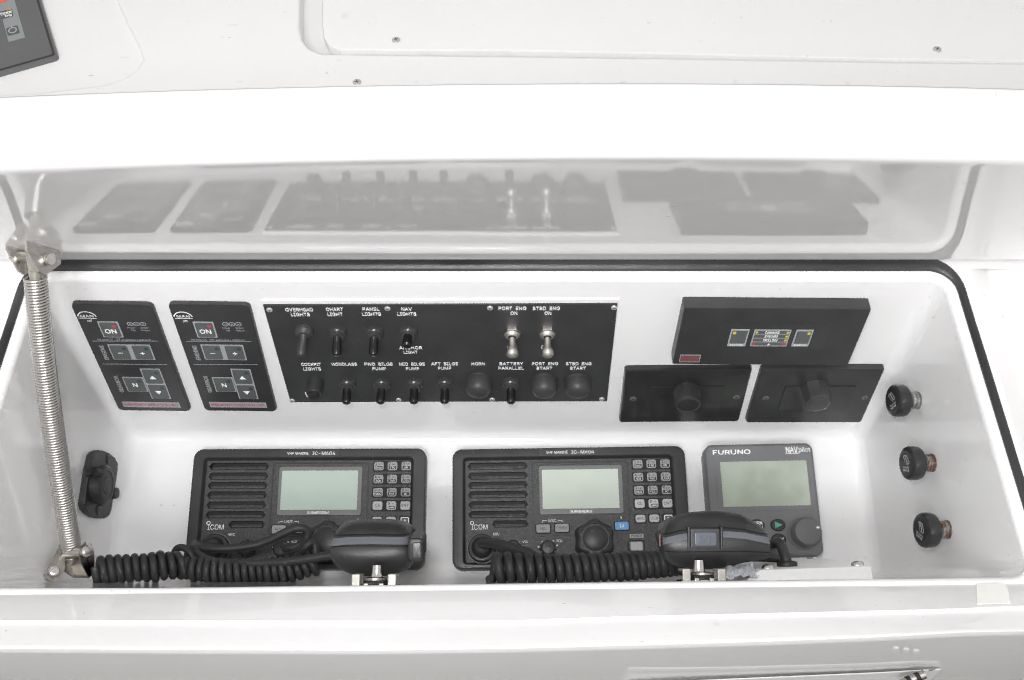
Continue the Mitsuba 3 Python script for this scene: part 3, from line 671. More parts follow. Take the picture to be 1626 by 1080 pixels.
# ------------------------------------------------------------------ two marine radios on the rear face
RH = 16.0                                               # the rim stands this proud of the rear face; the front is set back inside it
FH = 11.0
r2 = np.array([REAR.on(x, y, RH) for x, y in ((719.4, 712.7), (1088.8, 708.6))]); R2 = np.array([r2.mean(0)[0], r2.mean(0)[1] - 55])
def rl_(X, Y, h=FH):
    """Millimetres from the second radio's centre, read off its enlarged view."""
    return REAR.on(700 + X / 3.871, 690 + Y / 3.871, h) - R2
KEYTXT = [('1', 'DUAL'), ('2', 'TRI'), ('3', 'DW'), ('4', 'SCN'), ('5', 'TAG'), ('6', 'LO/DX'), ('7', 'HAIL'), ('8', 'FOG'), ('9', 'IC')]
def radio(centre, rot, label, screen):
    k = thing('marine_radio', label, 'radio', 'radios on the rear face')
    Q = REAR.sub(centre[0], centre[1], 0, rot)
    o = Polygon(rrect(216.5, 110.5, 9, 8)); i0 = Polygon(rrect(195, 97, 4, 6, -1, -1.5))
    rim = np.array(rrect(216.5, 110.5, 9, 8))
    # rim: outer wall with a rounded edge, flat front, inner wall down to the front plate
    inn = np.array(rrect(194, 97, 3.5, 8, -1, -2.0))
    z = lambda q, h: np.column_stack([q, np.full(len(q), h)])
    add('rim', loft([z(rim, 0), z(rim, RH - 2), z(inset(rim, .6), RH - .6), z(inset(rim, 2), RH), z(inset(inn, -1.0), RH), z(inset(inn, -.2), RH - .6), z(inn, RH - 1.6), z(inset(inn, 2.2), FH - 1.0)], True, False), 'satin_black', k, Q, 35)
    add('name_bar', slab(56, 6.6, RH - .2, RH + .7, .6, .3, 0, 50.6), 'satin_black', k, Q)
    add('lettering', [text('VHF MARINE', -11, 50.4, 2.5, RH + .7, 20), text('IC-M604', 13, 50.4, 3.0, RH + .7, 21)], 'print_white', k, Q, False)
    holes = []
    slots = []
    for Y in (188, 247, 305, 363, 425, 485, 545):
        x0 = 168 if Y < 500 else 312
        a, b = rl_(x0, Y), rl_(538, Y)
        hh = 3.4
        s_ = Polygon([(a[0], a[1]), (a[0] + 2.6, a[1] + hh), (b[0] - 2.6, b[1] + hh), (b[0], b[1]), (b[0] - 2.6, b[1] - hh), (a[0] + 2.6, a[1] - hh)])
        slots.append((a, b, s_)); holes.append(s_)
    a, b = rl_(572, 160), rl_(1165, 620)
    shp = Polygon(rrect(192, 95, 3, 6, -1, -2.0))
    for h in holes: shp = shp.difference(h)
    add('front', poly(shp, FH - 3.0, FH), 'textured_black', k, Q, False)
    add('grille_back', slab(66, 62, FH - 6, FH - 4.0, 1, 0, -72, 8), 'deep_black', k, Q)
    for a, b, s_ in slots:
        add('louver', [slab(b[0] - a[0] - 5.5, 2.0, FH - 3.4, FH - .8, .6, .6, (a[0] + b[0]) / 2, a[1] - 1.6), prism(np.array([[a[0] + 3, a[1] - 3.3], [b[0] - 3, b[1] - 3.3], [b[0] - 3.5, b[1] + .2], [a[0] + 3.5, a[1] + .2]]), FH - 4, FH - 2.4)], 'textured_black', k, Q, 20)
    # screen housing
    c0, c1 = rl_(560, 165), rl_(1168, 618)
    cx, cy, w, h = (c0[0] + c1[0]) / 2, (c0[1] + c1[1]) / 2, c1[0] - c0[0], c0[1] - c1[1]
    add('screen_surround', poly(Polygon(rrect(w, h, 3.5, 6, cx, cy)).difference(Polygon(rrect(w - 2.4, h - 2.4, 2.6, 6, cx, cy))), FH - .4, FH + .9), 'satin_black', k, Q, 30)
    add('screen_panel', slab(w - 2.4, h - 2.4, FH - .2, FH + .35, 2.6, .2, cx, cy), 'textured_black', k, Q)
    c0, c1 = rl_(604, 192), rl_(1124, 492)
    cx, cy, w, h = (c0[0] + c1[0]) / 2, (c0[1] + c1[1]) / 2, c1[0] - c0[0], c0[1] - c1[1]
    bz = add('screen_bezel', slab(w, h, FH, FH + 2.2, 2.4, .8, cx, cy), 'screen_bezel', k, Q)
    c0, c1 = rl_(624, 218), rl_(1097, 458)
    add('screen', slab(c1[0] - c0[0], c0[1] - c1[1], FH + 1.9, FH + 2.35, .5, 0, (c0[0] + c1[0]) / 2, (c0[1] + c1[1]) / 2), screen, k, Q)
    p = rl_(862, 476)
    add('lettering', text('SUBMERSIBLE', p[0], p[1], 2.2, FH + 2.25, 20, bold=True), 'print_white', bz, Q, False)
    # keypad: wells, keys, legends
    xs_, ys_ = [rl_(X, 270)[0] for X in (1216, 1300, 1385)], [rl_(1300, Y)[1] for Y in (190, 270, 351, 433, 525)]
    kw = 9.0; kh = 8.0
    well = [slab(xs_[2] - xs_[0] + kw + 2.2, kh + 2.2, FH - .2, FH + .25, 1.8, 0, xs_[1], ys_[r]) for r in range(4)] + [slab(kw + 2.2, kh + 1.0, FH - .2, FH + .25, 1.8, 0, x, ys_[4]) for x in xs_]
    add('key_well', well, 'deep_black', k, Q, False, kind='stuff')
    for r in range(5):
        for c in range(3):
            light = r >= 3
            x, y = xs_[c], ys_[r]
            if r == 4 and c == 2:
                kk = add('key', slab(kw, kh - 1, FH + .2, FH + 2.0, 1.8, .5, x, y), 'key_dark', k, Q)
                add('symbol', [poly(Polygon(rrect(7.6, 5.8, 1, 4, x, y)).difference(Polygon(rrect(6.2, 4.4, .6, 4, x, y))), FH + 2, FH + 2.1), lathe([(.8, FH + 2), (.8, FH + 2.1)], 10, x, y)], 'print_white', kk, Q, False)
                continue
            kk = add('key', slab(kw, kh if r < 4 else kh - 1, FH + .2, FH + 2.0, 1.8, .5, x, y), 'key_light' if light else 'key_grey', k, Q)
            zt = FH + 2.0
            if r < 3:
                d, sfx = KEYTXT[r * 3 + c]
                add('legend', [text(d, x - 2.5, y + 1.9, 2.7, zt, bold=True), text(('', 'ABC', 'DEF', 'GHI', 'JKL', 'MNO', 'PRS', 'TUV', 'WXY')[r * 3 + c] or 'QZ', x + 1.4, y + 1.7, 1.7, zt, 3.8), slab(7.0, 3.0, zt, zt + .1, .6, 0, x, y - 1.7)], 'print_dark', kk, Q, False)
                add('function', text(sfx, x, y - 1.7, 1.7, zt + .1, min(6.0, 1.5 * len(sfx))), 'print_white', kk, Q, False)
            else:
                s_ = {(3, 0): 'CE', (3, 1): None, (3, 2): 'ENT', (4, 0): 'MENU', (4, 1): 'CLR'}[(r, c)]
                add('legend', [text(s_, x, y, 2.3, zt, min(6.6, 2.2 * len(s_)))] if s_ else
                    [text('0', x - 2.3, y + 1.7, 2.5, zt, bold=True), text('+/-', x + 1.8, y + 1.7, 1.5, zt, 3), poly(Polygon(rrect(5.6, 2.6, .4, 3, x + .6, y - 1.9)).difference(Polygon(rrect(4.4, 1.4, .2, 3, x + .6, y - 1.9))), zt, zt + .1), text('<', x - 3.2, y - 1.9, 1.6, zt)], 'print_dark', kk, Q, False)
    for X, Y, s_, m_, tm in ((627, 577, 'H/L', 'key_grey', 'print_dark'), (742, 575, 'CH/WX', 'key_grey', 'print_dark'), (1110, 568, '16', 'key_blue', 'print_white')):
        p = rl_(X, Y)
        add('key_well', slab(14.5, 9.4, FH + .3, FH + .5, 1.8, 0, *p), 'deep_black', k, Q)
        kk = add('key', slab(12.6, 7.6, FH + .4, FH + 2.2, 1.3, .5, *p), m_, k, Q)
        add('legend', text(s_, p[0], p[1], 2.8, FH + 2.2, 2.0 * len(s_), bold=tm == 'print_white'), tm, kk, Q, False)
    tx = []
    p = rl_(683, 528); tx.append(text('U/I/C', p[0], p[1], 2.3, FH + .4, 7.6))
    for s_ in (-1, 1):
        tx += [bar(p[0] + s_ * 5, p[1], p[0] + s_ * 9, p[1], .4, FH + .4), bar(p[0] + s_ * 9, p[1] + .2, p[0] + s_ * 9, p[1] - 1.6, .4, FH + .4)]
    p = rl_(1107, 518); tx.append(text('9', p[0], p[1], 2.2, FH + .4))
    p = rl_(236, 560); tx.append(text('ICOM', p[0], p[1], 4.6, FH, 14.6))
    q = rl_(190, 538); tx.append(poly(Polygon(rrect(3.6, 3.6, 1.79, 8, q[0], q[1] + .5)).difference(Polygon(rrect(2.4, 2.4, 1.19, 8, q[0], q[1] + .5))), FH, FH + .12))
    p = rl_(338, 605); tx.append(text('MIC', p[0], p[1], 2.2, FH, 5.6))
    p = rl_(518, 655); tx.append(text('VOL', p[0], p[1], 2.2, FH, 6))
    p = rl_(727, 652); tx.append(text('SQL', p[0], p[1], 2.2, FH, 6))
    for X0, Y0, ds in ((440, 690, ((-32, -30), (2, -42), (34, -32), (58, -8))), (655, 695, ((-58, -8), (-35, -38), (0, -48), (33, -42), (56, -15)))):
        for dx, dy in ds:
            p = rl_(X0 + dx, Y0 + dy); tx.append(lathe([(.75, FH), (.75, FH + .12)], 10, *p))
    add('lettering', tx, 'print_white', k, Q, False)
    p = rl_(1200, 630)
    pl = add('power_label', slab(12.6, 3.6, FH, FH + .15, .4, 0, *p), 'print_grey', k, Q)
    add('lettering', text('POWER', p[0], p[1], 2.2, FH + .15, 10, bold=True), 'print_dark', pl, Q, False)
    p = rl_(1198, 694)
    add('key_well', poly(Polygon(rrect(15.4, 11, 2, 5, *p)).difference(Polygon(rrect(14.2, 9.8, 1.6, 5, *p))), FH - .1, FH + .9), 'deep_black', k, Q, False)
    add('power_key', slab(11.2, 8.0, FH, FH + 2.4, 1.2, .6, *p), 'key_light', k, Q)
    # tuning dial, two small knobs, microphone plug
    p = rl_(945, 642, FH + 14)
    DQ = Q.sub(p[0], p[1], FH)
    lob = np.array([[(17.2 + 1.3 * math.cos(6 * a)) * math.cos(a + .52), (17.2 + 1.3 * math.cos(6 * a)) * math.sin(a + .52)] for a in np.linspace(0, 2 * math.pi, 97)[:-1]])
    dl = add('tuning_dial', loft([np.column_stack([lob * s_, np.full(96, z_)]) for s_, z_ in ((1.05, 0), (1.03, 3), (.99, 13), (.93, 15.6), (.84, 16.6), (.745, 16.7))], True, False), 'satin_black', k, DQ, 30)
    add('dial_cap', lathe([(13.0, 16.6), (12.7, 16.0), (12.1, 16.2), (11, 17.0), (8, 17.9), (4, 18.4), (1, 18.5)], 48), 'satin_black', dl, DQ, 40)
    for X, Y in ((440, 690), (655, 695)):
        p = rl_(X, Y, FH + 5); add('knob', [lathe([(7.6, FH), (7.4, FH + 4), (6.4, FH + 9), (5.2, FH + 10.2), (1, FH + 10.6)], 28, *p)] + [slab(1.6, 1.6, FH, FH + 7, .3, 0, p[0] + 7.2 * math.cos(a), p[1] + 7.2 * math.sin(a)) for a in np.linspace(0, 6.283, 13)[:-1]], 'satin_black', k, Q, 30)
    p = rl_(250, 690, FH + 4)
    pg = add('microphone_plug', lathe([(14.2, FH), (14.2, FH + 1.2), (13.0, FH + 1.4), (12.6, FH + 8), (11.8, FH + 9), (9.5, FH + 9.2), (8.8, FH + 14), (6.5, FH + 17), (4.0, FH + 18)], 32, *p), 'rubber_black', k, Q, 30)
    add('ring', poly(Polygon(rrect(27.5, 27.5, 13.7, 12, *p)).difference(Polygon(rrect(25.2, 25.2, 12.5, 12, *p))), FH + 1, FH + 2.0), 'housing_grey', pg, Q, 30)
    return Q
r1 = np.array([REAR.on(x, y, RH) for x, y in ((311, 712), (675, 713))]); c1_ = r1.mean(0) - [0, 55]
radio(c1_, 0.2, 'black marine radio with green-tinted screen, beside the wall socket', 'lcd_green')
radio(R2, .9, 'black marine radio with pale screen, beside the grey autopilot display', 'lcd_pale')
# ------------------------------------------------------------------ grey autopilot display
ap = thing('autopilot_display', 'grey square autopilot display with olive screen and one round knob', 'autopilot')
A_ = np.array([REAR.on(x, y, 30) for x, y in ((1123, 708), (1290.4, 703), (1312, 881), (1129, 885))]); ac = A_.mean(0)
A = REAR.sub(ac[0] - .5, ac[1], 0, 1.2)
def al(X, Y, h=30): return A.on(1040 + X / 4.153, 690 + Y / 4.153, h)
body = rrect(99.5, 103, 7, 8)
z = lambda q, h: np.column_stack([q, np.full(len(q), h)])
add('housing', loft([z(inset(body, 1.5), 0), z(inset(body, 1.5), 12), z(inset(body, .3), 13), z(body, 14), z(body, 27), z(inset(body, .8), 29), z(inset(body, 2.4), 30)]), 'housing_grey', ap, A, 30)
a, b, c, d = al(427, 185, 28), al(997, 172, 28), al(1022, 468, 28), al(448, 482, 28)
scx, scy = (a + b + c + d)[0] / 4, (a + b + c + d)[1] / 4
sw_, sh_ = (b[0] - a[0] + c[0] - d[0]) / 2, (a[1] - d[1] + b[1] - c[1]) / 2
bevel = loft([z(rrect(sw_ + 9, sh_ + 8, 1, 3, scx, scy), 30.0), z(rrect(sw_ + 8, sh_ + 7, 1, 3, scx, scy), 30.5), z(rrect(sw_ + 1, sh_ + 1, .8, 3, scx, scy), 29.2)], True, False)
add('screen_bezel', poly(Polygon(rrect(sw_ + 9, sh_ + 8, 1, 3, scx, scy)).difference(Polygon(rrect(sw_, sh_, .8, 3, scx, scy))), 29.6, 30.6), 'housing_grey', ap, A, 30)
add('screen', slab(sw_, sh_, 29.5, 30.1, .8, 0, scx, scy), 'lcd_olive', ap, A)
p = al(505, 116); q = al(945, 100)
add('lettering', [text('FURUNO', p[0], p[1], 4.0, 30, 34.5, bold=True), text('NAV', q[0] - 6, q[1], 5.2, 30, 11, bold=True), text('pilot', q[0] + 5.6, q[1], 4.4, 30, 10.5), bar(q[0] - 12, q[1] - 3.6, q[0] + .5, q[1] - 3.3, .5, 30)], 'print_white', ap, A, False)
kx, ky = al(1000, 645, 40)
kn = add('knob', lathe([(14.6, 29.8), (14.4, 31), (12.6, 32), (12.4, 44), (11.6, 46.6), (9.6, 47.6), (1, 47.8)], 44, kx, ky), 'knob_grey', ap, A, 30)
add('pointer_mark', slab(3, 1.6, 47.6, 47.9, .5, .1, kx + 8.2, ky + 3.0), 'print_white', kn, A)
for X, Y, nm in ((810, 598, 'play'), (815, 695, 'nav'), (672, 600, 'turn')):
    p = al(X, Y)
    kk = add('key', lathe([(6.8, 29.8), (6.7, 31), (6.0, 31.8), (1, 32)], 32, p[0], p[1], .82), 'satin_black', ap, A, 30)
    if nm == 'play': add('symbol', prism(np.array([[p[0] - 3, p[1] - 3], [p[0] + 4.2, p[1]], [p[0] - 3, p[1] + 3]]), 32, 32.15), 'arrow_green', kk, A, False)
    else: add('legend', text('NAV', p[0], p[1], 3.2, 32, 8.4, bold=True) if nm == 'nav' else [text('TURN', p[0], p[1] + 1.9, 2.8, 32, 9, bold=True), text('MENU', p[0], p[1] - 1.9, 2.8, 32, 9, bold=True)], 'print_white', kk, A, False)
# ------------------------------------------------------------------ three push knobs on the right wall
def wiper(base_px, cap_px, rot, collar_mat, label, words):
    k = thing('washer_knob', label, 'push knob', 'push knobs on the side wall')
    x = None
    Z = .86
    for _ in range(20):
        x = wall_x(1, Z); Z = x * F / (base_px[0] - CX)
    base = pt(*base_px, Z)
    ax = unit([-1, -.16, 0.0])
    cap = base + ax * .021
    f = axis_frame(base, ax)
    sh = add('collar', lathe([(7.4, -2), (7.4, 1.2), (6.0, 1.7), (6.0, 2.6), (7.0, 3.0), (7.0, 4.4), (6.0, 4.9), (6.0, 5.6), (6.8, 6.0), (6.8, 7.2), (5.4, 7.8)], 28), collar_mat, k, f, 25)
    add('cap', lathe([(5.0, 5), (5.6, 8), (10, 11.0), (12.8, 12.6), (13.6, 14.5), (13.7, 20), (13.0, 22), (11.6, 23.0), (9, 23.4), (1, 23.6)], 44), 'gloss_black', k, f, 35)
    g = f.sub(0, 0, 23.45, rot)
    L_ = []
    for s_ in (0, 2.6):                                  # two wiper arcs
        P_ = [(-3.4 + s_, 6), (-1.0 + s_, 7), (2.8 + s_, 1.0), (.6 + s_, -.6), (-3.4 + s_, 6)]
        for a, b in zip(P_[:-1], P_[1:]): L_.append(bar(a[0], a[1] - .4, b[0], b[1] - .4, .55, 0, .15))
    L_ += [text(w_, 0, -3.2 - 2.4 * i, 1.7, 0.02, 9.5, d=.15) for i, w_ in enumerate(words)]
    add('lettering', L_, 'print_grey', k, g, False)
wiper((1458, 636), None, 25, 'worn_metal', 'topmost black push knob with a bright grey collar', ('WASH', 'WIPER'))
wiper((1481, 735), None, 5, 'rusty_metal', 'middle black push knob with a rusty collar', ('WASH', 'WIPER'))
wiper((1505, 841), None, -15, 'rusty_metal', 'lowest black push knob with a rusty collar, near the floor of the recess', ('WASH', 'WIPER'))
# ------------------------------------------------------------------ capped socket on the left wall
so = thing('power_socket', 'black capped power socket screwed to the side wall behind the spring', 'socket')
wl = Frame((wall_x(-1, .955), .955, -.13), (0, .28, .95), (.055, .998, 0))
if wl.n[0] < 0: wl = Frame(wl.o, wl.v, -wl.u)
def sl(X, Y, h=5): return wl.on(X / 3.856, 680 + Y / 3.856, h)
op = np.array([sl(*p) for p in ((560, 165), (578, 145), (606, 134), (632, 137), (668, 152), (700, 178), (719, 212), (719, 250), (700, 380), (680, 500), (668, 535), (645, 552), (615, 553), (575, 543), (540, 520), (520, 495), (513, 465), (518, 420), (540, 260))])
op = op if Polygon(op).exterior.is_ccw else op[::-1]
op = np.array(Polygon(op).buffer(3).buffer(-3).exterior.coords)[:-1]
op = op if Polygon(op).exterior.is_ccw else op[::-1]
add('plate', prism(op, 0, 6, 1.6), 'rubber_black', so, wl, 30)
cx_, cy_ = sl(648, 348, 14)
add('socket_ring', lathe([(18, 5.5), (18, 8), (16.5, 9)], 40, *sl(640, 350, 7)), 'satin_black', so, wl, 30)
cp = add('cap', lathe([(16, 6), (16.4, 9), (16.0, 14), (15, 15.2), (12.5, 15.6), (12, 15.0), (8, 15.0), (7.6, 15.6), (1, 15.8)], 40, cx_, cy_), 'rubber_black', so, wl, 30)
t_ = sl(705, 398, 12)
add('tab', slab(12, 10, 9, 14, 4.8, 1.2, *t_), 'rubber_black', cp, wl)
a, b = sl(560, 280, 8), sl(640, 290, 16)
add('strap', [tube([wl.pt(*sl(535, 290, 2), 2), wl.pt(*sl(545, 265, 9), 9), wl.pt(*sl(585, 268, 14), 14), wl.pt(*sl(615, 275, 15), 15)], .0035, 8), tube([wl.pt(*sl(538, 300, 5), 5), wl.pt(*sl(600, 300, 10), 10)], .002, 8)], 'rubber_black', cp)
for X, Y in ((663, 188), (601, 503)):
    screw(so, wl, *sl(X, Y, 6), 5.8, 5.0, 1.6, 30, 'satin_steel' if False else 'satin_black')
# ------------------------------------------------------------------ wedge plate with grommet and cable on the floor
bp = thing('cable_plate', 'low white plate with dome screws and a cable grommet on the recess floor', 'plate')
w0 = [pt(1184, 925, .760), pt(1207, 908, .765), pt(1381, 902, .765), pt(1384, 921, .760)]
w1 = [pt(1152, 915, .925), pt(1156, 889.5, .925), pt(1296, 884.5, .925), pt(1330, 912, .925)]
def hexahedron(a, b, r=.0012):
    return trimesh.convex.convex_hull(np.vstack([np.array(a) + d for d in r * np.vstack([np.eye(3), -np.eye(3), .6 * np.array([[i, j, k] for i in (-1, 1) for j in (-1, 1) for k in (-1, 1)])])] + [np.array(b)]))
add('plate', hexahedron(w0, w1), 'white_plate', bp, None, 30)
upn = unit(np.cross(w0[2] - w0[1], w1[1] - w0[1])); upn = upn if upn[2] > 0 else -upn
def on_plate(x, y):
    d = np.array([(x - CX) / F, 1, (CY - y) / F]); return d * ((w0[1] @ upn) / (d @ upn))
for x, y in ((1221, 906), (1364, 900.5)):
    f_ = axis_frame(on_plate(x, y) + np.array([0, .003, .0006]), upn, (0, 1, 0))
    add('screw', lathe([(4.6, 0), (4.5, 1.4), (3.2, 2.8), (1, 3.2)], 24), 'chrome', bp, f_, 40)
for x, y, Z in ((1289, 890.5, .90), (1160, 893.5, .88)):
    add('screw', lathe([(4.6, 0), (4.5, 1.4), (3.2, 2.8), (1, 3.2)], 24), 'chrome', bp, axis_frame(pt(x, y, Z), upn, (0, 1, 0)), 40)
gp = pt(1250, 899, .80)
gm = add('grommet', lathe([(7.5, 0), (7.6, 2), (7.0, 3.2), (5.2, 3.8), (3.6, 3.0), (1, 3.0)], 32), 'rubber_black', bp, axis_frame(gp, upn, (0, 1, 0)), 30)
# crumpled clear tape beside the clip
ct = thing('crumpled_tape', 'crumpled clear tape stuck on the floor beside the microphone clip', 'tape')
g = np.stack(np.meshgrid(np.linspace(0, 1, 26), np.linspace(0, 1, 14)), -1).reshape(-1, 2)
va = [pt(1150, 924, .752) * (1 - a) + pt(1204, 924, .757) * a for a, _ in g]; va = np.array(va)
vb = [pt(1156, 902, .80) * (1 - a) + pt(1196, 905, .79) * a for a, _ in g]; vb = np.array(vb)
tv = va * (1 - g[:, 1:]) + vb * g[:, 1:]
nn = np.stack([meshkit.fbm(np.column_stack([g * [9, 5], g[:, :1] * 0 + i * 7.7]), 3, 11 + i) - .5 for i in range(3)], -1)
tv += nn * [.006, .008, .010] + [0, 0, .003]
tf = [q for j in range(13) for i in range(25) for q in ((j * 26 + i, j * 26 + i + 1, j * 26 + i + 27), (j * 26 + i, j * 26 + i + 27, j * 26 + i + 26))]
add('sheet', trimesh.Trimesh(tv, tf, process=False), 'tape', ct, None, False)
# ------------------------------------------------------------------ microphones with coiled cords, on their clips
def mic_loft(st, Zc, bfun, e=2.5, n=48):
    """Body from stations (pixel x, top y, bottom y) at the depth Zc; bfun gives the half depth of each station."""
    rs = []
    a = np.linspace(0, 2 * math.pi, n, endpoint=False)
    for i, (x, y0, y1) in enumerate(st):
        c = pt(x, (y0 + y1) / 2, Zc); hh = (y1 - y0) / 2 / F * Zc; b = bfun(i / (len(st) - 1))
        ca, sa = np.cos(a), np.sin(a)
        rs.append(np.column_stack([np.full(n, c[0]), c[1] + b * np.sign(ca) * np.abs(ca) ** (2 / e), c[2] + hh * np.sign(sa) * np.abs(sa) ** (2 / e)]))
    return rs
def dense_st(st, k=40):
    from scipy.interpolate import PchipInterpolator
    st = np.array(st, float); t = np.linspace(0, 1, len(st)); q = np.linspace(0, 1, k)
    return PchipInterpolator(t, st)(q)
def band(rs, ys, Zc, half, grow=.0004):
    """A stripe laid round the near side of a body at the pixel heights ys."""
    v = []
    for r, y in zip(rs, ys):
        c = r.mean(0); zc = (CY - y) / F * (r[:, 1].min())
        row = []
        for dz in (-half, 0, half):
            zz = zc + dz
            # depth of the near surface at this height
            near = r[r[:, 1] <= c[1]]; near = near[np.argsort(near[:, 2])]
            row.append([c[0], np.interp(zz, near[:, 2], near[:, 1]) - grow, zz])
        v.append(row)
    v = np.array(v); k = len(v); f = []
    for i in range(k - 1):
        for j in range(2):
            a = i * 3 + j; f += [(a, a + 3, a + 4), (a, a + 4, a + 1)]
    return trimesh.Trimesh(v.reshape(-1, 3), f, process=False)
def clip(x0, x1, ytop, ybot, Z, label):
    k = thing('microphone_clip', label, 'clip', 'clips under the microphones')
    w = (x1 - x0) / F * Z * 1000; h = (ybot - ytop) / F * Z * 1000
    f = Frame(pt((x0 + x1) / 2, ybot, Z), (0, .98, -.19)); f = Frame(f.o, (0, .98, -.19))
    add('base', slab(w + 1.5, 26, 0, 1.6, 1.5, .4, 0, 13), 'steel', k, f)
    for s_ in (-1, 1):
        add('jaw', [slab(w * .19, 2.0, 1.2, h, .8, .5, s_ * w * .40, 1.4), slab(w * .19, 20, h - 1.6, h, .8, .4, s_ * w * .40, 11)], 'satin_steel', k, f)
    add('slot_plate', prism(np.array(rrect(w * .52, 16, 3, 5, 0, 13)), 1.4, h * .55, .6), 'deep_black', k, f)
    add('tooth', [slab(w * .10, 2, 1.2, 3.2, .4, .3, s_ * w * .17, .8) for s_ in (-1, 1)] + [slab(w * .17, 2, 1.2, 2.0, .4, .3, 0, .6)], 'satin_steel', k, f)
    add('spring_ring', lathe([(w * .26, h * .55), (w * .26, h * .72), (w * .16, h * .78)], 32, 0, 9), 'steel', k, f, 30)
    return f, h
# microphone of the first radio: seen from its end
m1 = thing('hand_microphone', 'black hand microphone in front of the radio nearest the socket, cord piled beside it', 'microphone')
st1 = dense_st([(533, 852, 878), (534.5, 845, 886), (540, 836, 896), (550, 829.5, 904), (565, 826.5, 909), (583, 825.5, 912), (600, 825.5, 912.5), (618, 826, 911.5), (634, 828, 908), (646, 832, 903), (655, 840, 895), (659.5, 849, 886), (660.5, 856, 879)], 44)
rs1 = mic_loft(st1, .815, lambda t: .022 + .012 * math.sin(math.pi * min(max(t, .02), .98)) ** .5, 2.05)
add('body', loft(rs1), 'mic_black', m1, None, 40)
add('stripe', band(rs1[1:-3], np.interp(st1[1:-3, 0], [533, 560, 600, 660], [863.5, 860.5, 860, 861]), .815, .0023), 'mic_stripe', m1, None, True)
add('seam', band(rs1[2:-3], np.interp(st1[2:-3, 0], [533, 560, 600, 660], [855, 852.5, 852, 853.5]), .815, .0004), 'deep_black', m1, None, True)
add('seam', band(rs1[2:-3], np.interp(st1[2:-3, 0], [533, 560, 600, 660], [869, 867.5, 867.5, 868]), .815, .0004), 'deep_black', m1, None, True)
pf = Frame(pt(661.5, 872, .783), (0, 0, 1))
tk = add('talk_key', prism(np.array(rrect(11.5, 17.5, 3.5, 6, -.5, 0)), -26, 5, 2.5), 'mic_black', m1, pf)
add('key_pad', slab(7.0, 12, 4.5, 6.4, 2, .8, .6, 0), 'overlay_grey', tk, pf)
f_, h_ = clip(557, 629, 912.5, 934, .752, 'steel clip on the floor edge holding the microphone near the piled cord')
add('hanger_button', lathe([(4.6, h_ * .7), (4.0, h_ * .9), (3.6, h_ + 1), (3.4, h_ + 6)], 28, 0, 17), 'chrome', m1, f_, 30)
# cord of the first microphone
def cpath(pts, n=60): return smooth_path([pt(*p) for p in pts], n)
CW = .00300
coilA = helix(cpath([(150, 908, .862), (185, 904, .868), (225, 901, .874), (262, 899, .880), (292, 896, .888)], 40), lambda t: .0094 - .0004 * t, lambda t: .0062 + .0006 * t, .0032, 8, 18, .08, 7, 1.0)
coilB = helix(cpath([(296, 900, .886), (320, 905, .885), (370, 908, .886), (420, 907, .889), (465, 903, .893), (500, 893, .898)], 50), lambda t: .0078, lambda t: .0060, CW, 8, 18, .09, 9, 0.3)
coilC = helix(cpath([(284, 893, .892), (300, 885, .90), (318, 886, .905)], 20), lambda t: .0095, lambda t: .0085, CW, 8, 18, .05, 3, 2.0)
runs = [cpath([(345, 868, .940), (326, 866, .926), (311, 864, .915), (314, 868, .905), (330, 870.5, .900), (356, 871.5, .900), (385, 869, .902), (410, 864.5, .904), (440, 852, .905), (462, 841.5, .905), (479, 838.5, .906), (488, 844, .908), (487, 855, .908), (478, 865, .906), (464, 870, .905), (452, 868, .915)], 120),
        cpath([(310, 872, .905), (316, 881, .895), (330, 889, .888), (356, 894, .886), (400, 895.5, .885), (440, 893.5, .884), (480, 889, .884), (515, 883.5, .886), (545, 880, .890)], 80),
        cpath([(470, 882, .900), (483, 873, .896), (490, 864, .896), (497, 862, .898), (501, 872, .898), (500, 884, .897), (496, 893, .897)], 60),
        cpath([(452, 880, .91), (466, 876, .905), (480, 870, .900), (488, 858, .903)], 40),
        cpath([(300, 886, .897), (304, 876, .905), (312, 869, .912), (322, 866, .92)], 30)]
add('coiled_cord', [coilA, coilB, coilC] + [tube(r, .0036, 10) for r in runs], 'cable_black', m1, None, 60)
# microphone of the second radio: seen from the side with its talk key
m2 = thing('hand_microphone', 'black hand microphone lying lengthwise before the grey autopilot, cord in one thick coil', 'microphone')
st2 = dense_st([(1046, 851, 862), (1047.5, 843, 872), (1051, 834.5, 881), (1058, 827.5, 889), (1068, 822, 895), (1082, 817.5, 899.5), (1098, 814.5, 902), (1115, 813, 902.5), (1133, 812.5, 901.5), (1148, 813, 899), (1162, 815, 895.5), (1174, 817, 892), (1185, 822, 890), (1198, 829, 888), (1208, 835.5, 886), (1211, 839, 884), (1211.6, 843, 880)], 56)
rs2 = mic_loft(st2, .805, lambda t: .018 + .010 * math.sin(math.pi * min(max(t * .9 + .02, .02), .98)) ** .6, 2.1)
add('body', loft(rs2), 'mic_black', m2, None, 40)
sx_ = [1046, 1070, 1095, 1115, 1145, 1172, 1180, 1211]
add('stripe', band(rs2[1:-2], np.interp(st2[1:-2, 0], sx_, [860.5, 854.5, 850.5, 849.5, 849.5, 851.5, 853.5, 860]), .805, .0021), 'mic_stripe', m2, None, True)
add('seam', band(rs2[2:-3], np.interp(st2[2:-3, 0], sx_, [852, 845, 841, 840, 840, 842.5, 845, 852]), .805, .0004), 'deep_black', m2, None, True)
add('seam', band(rs2[2:-3], np.interp(st2[2:-3, 0], sx_, [876, 877, 876.5, 876, 876, 876, 876.5, 878]), .805, .0004), 'deep_black', m2, None, True)
pf = Frame(pt(1119.5, 855, .777), (0, 0.02, 1))
tk = add('talk_key', [slab(21.5, 14.5, -9, 1.0, 1.2, .8, 0, 0)], 'satin_black', m2, pf)
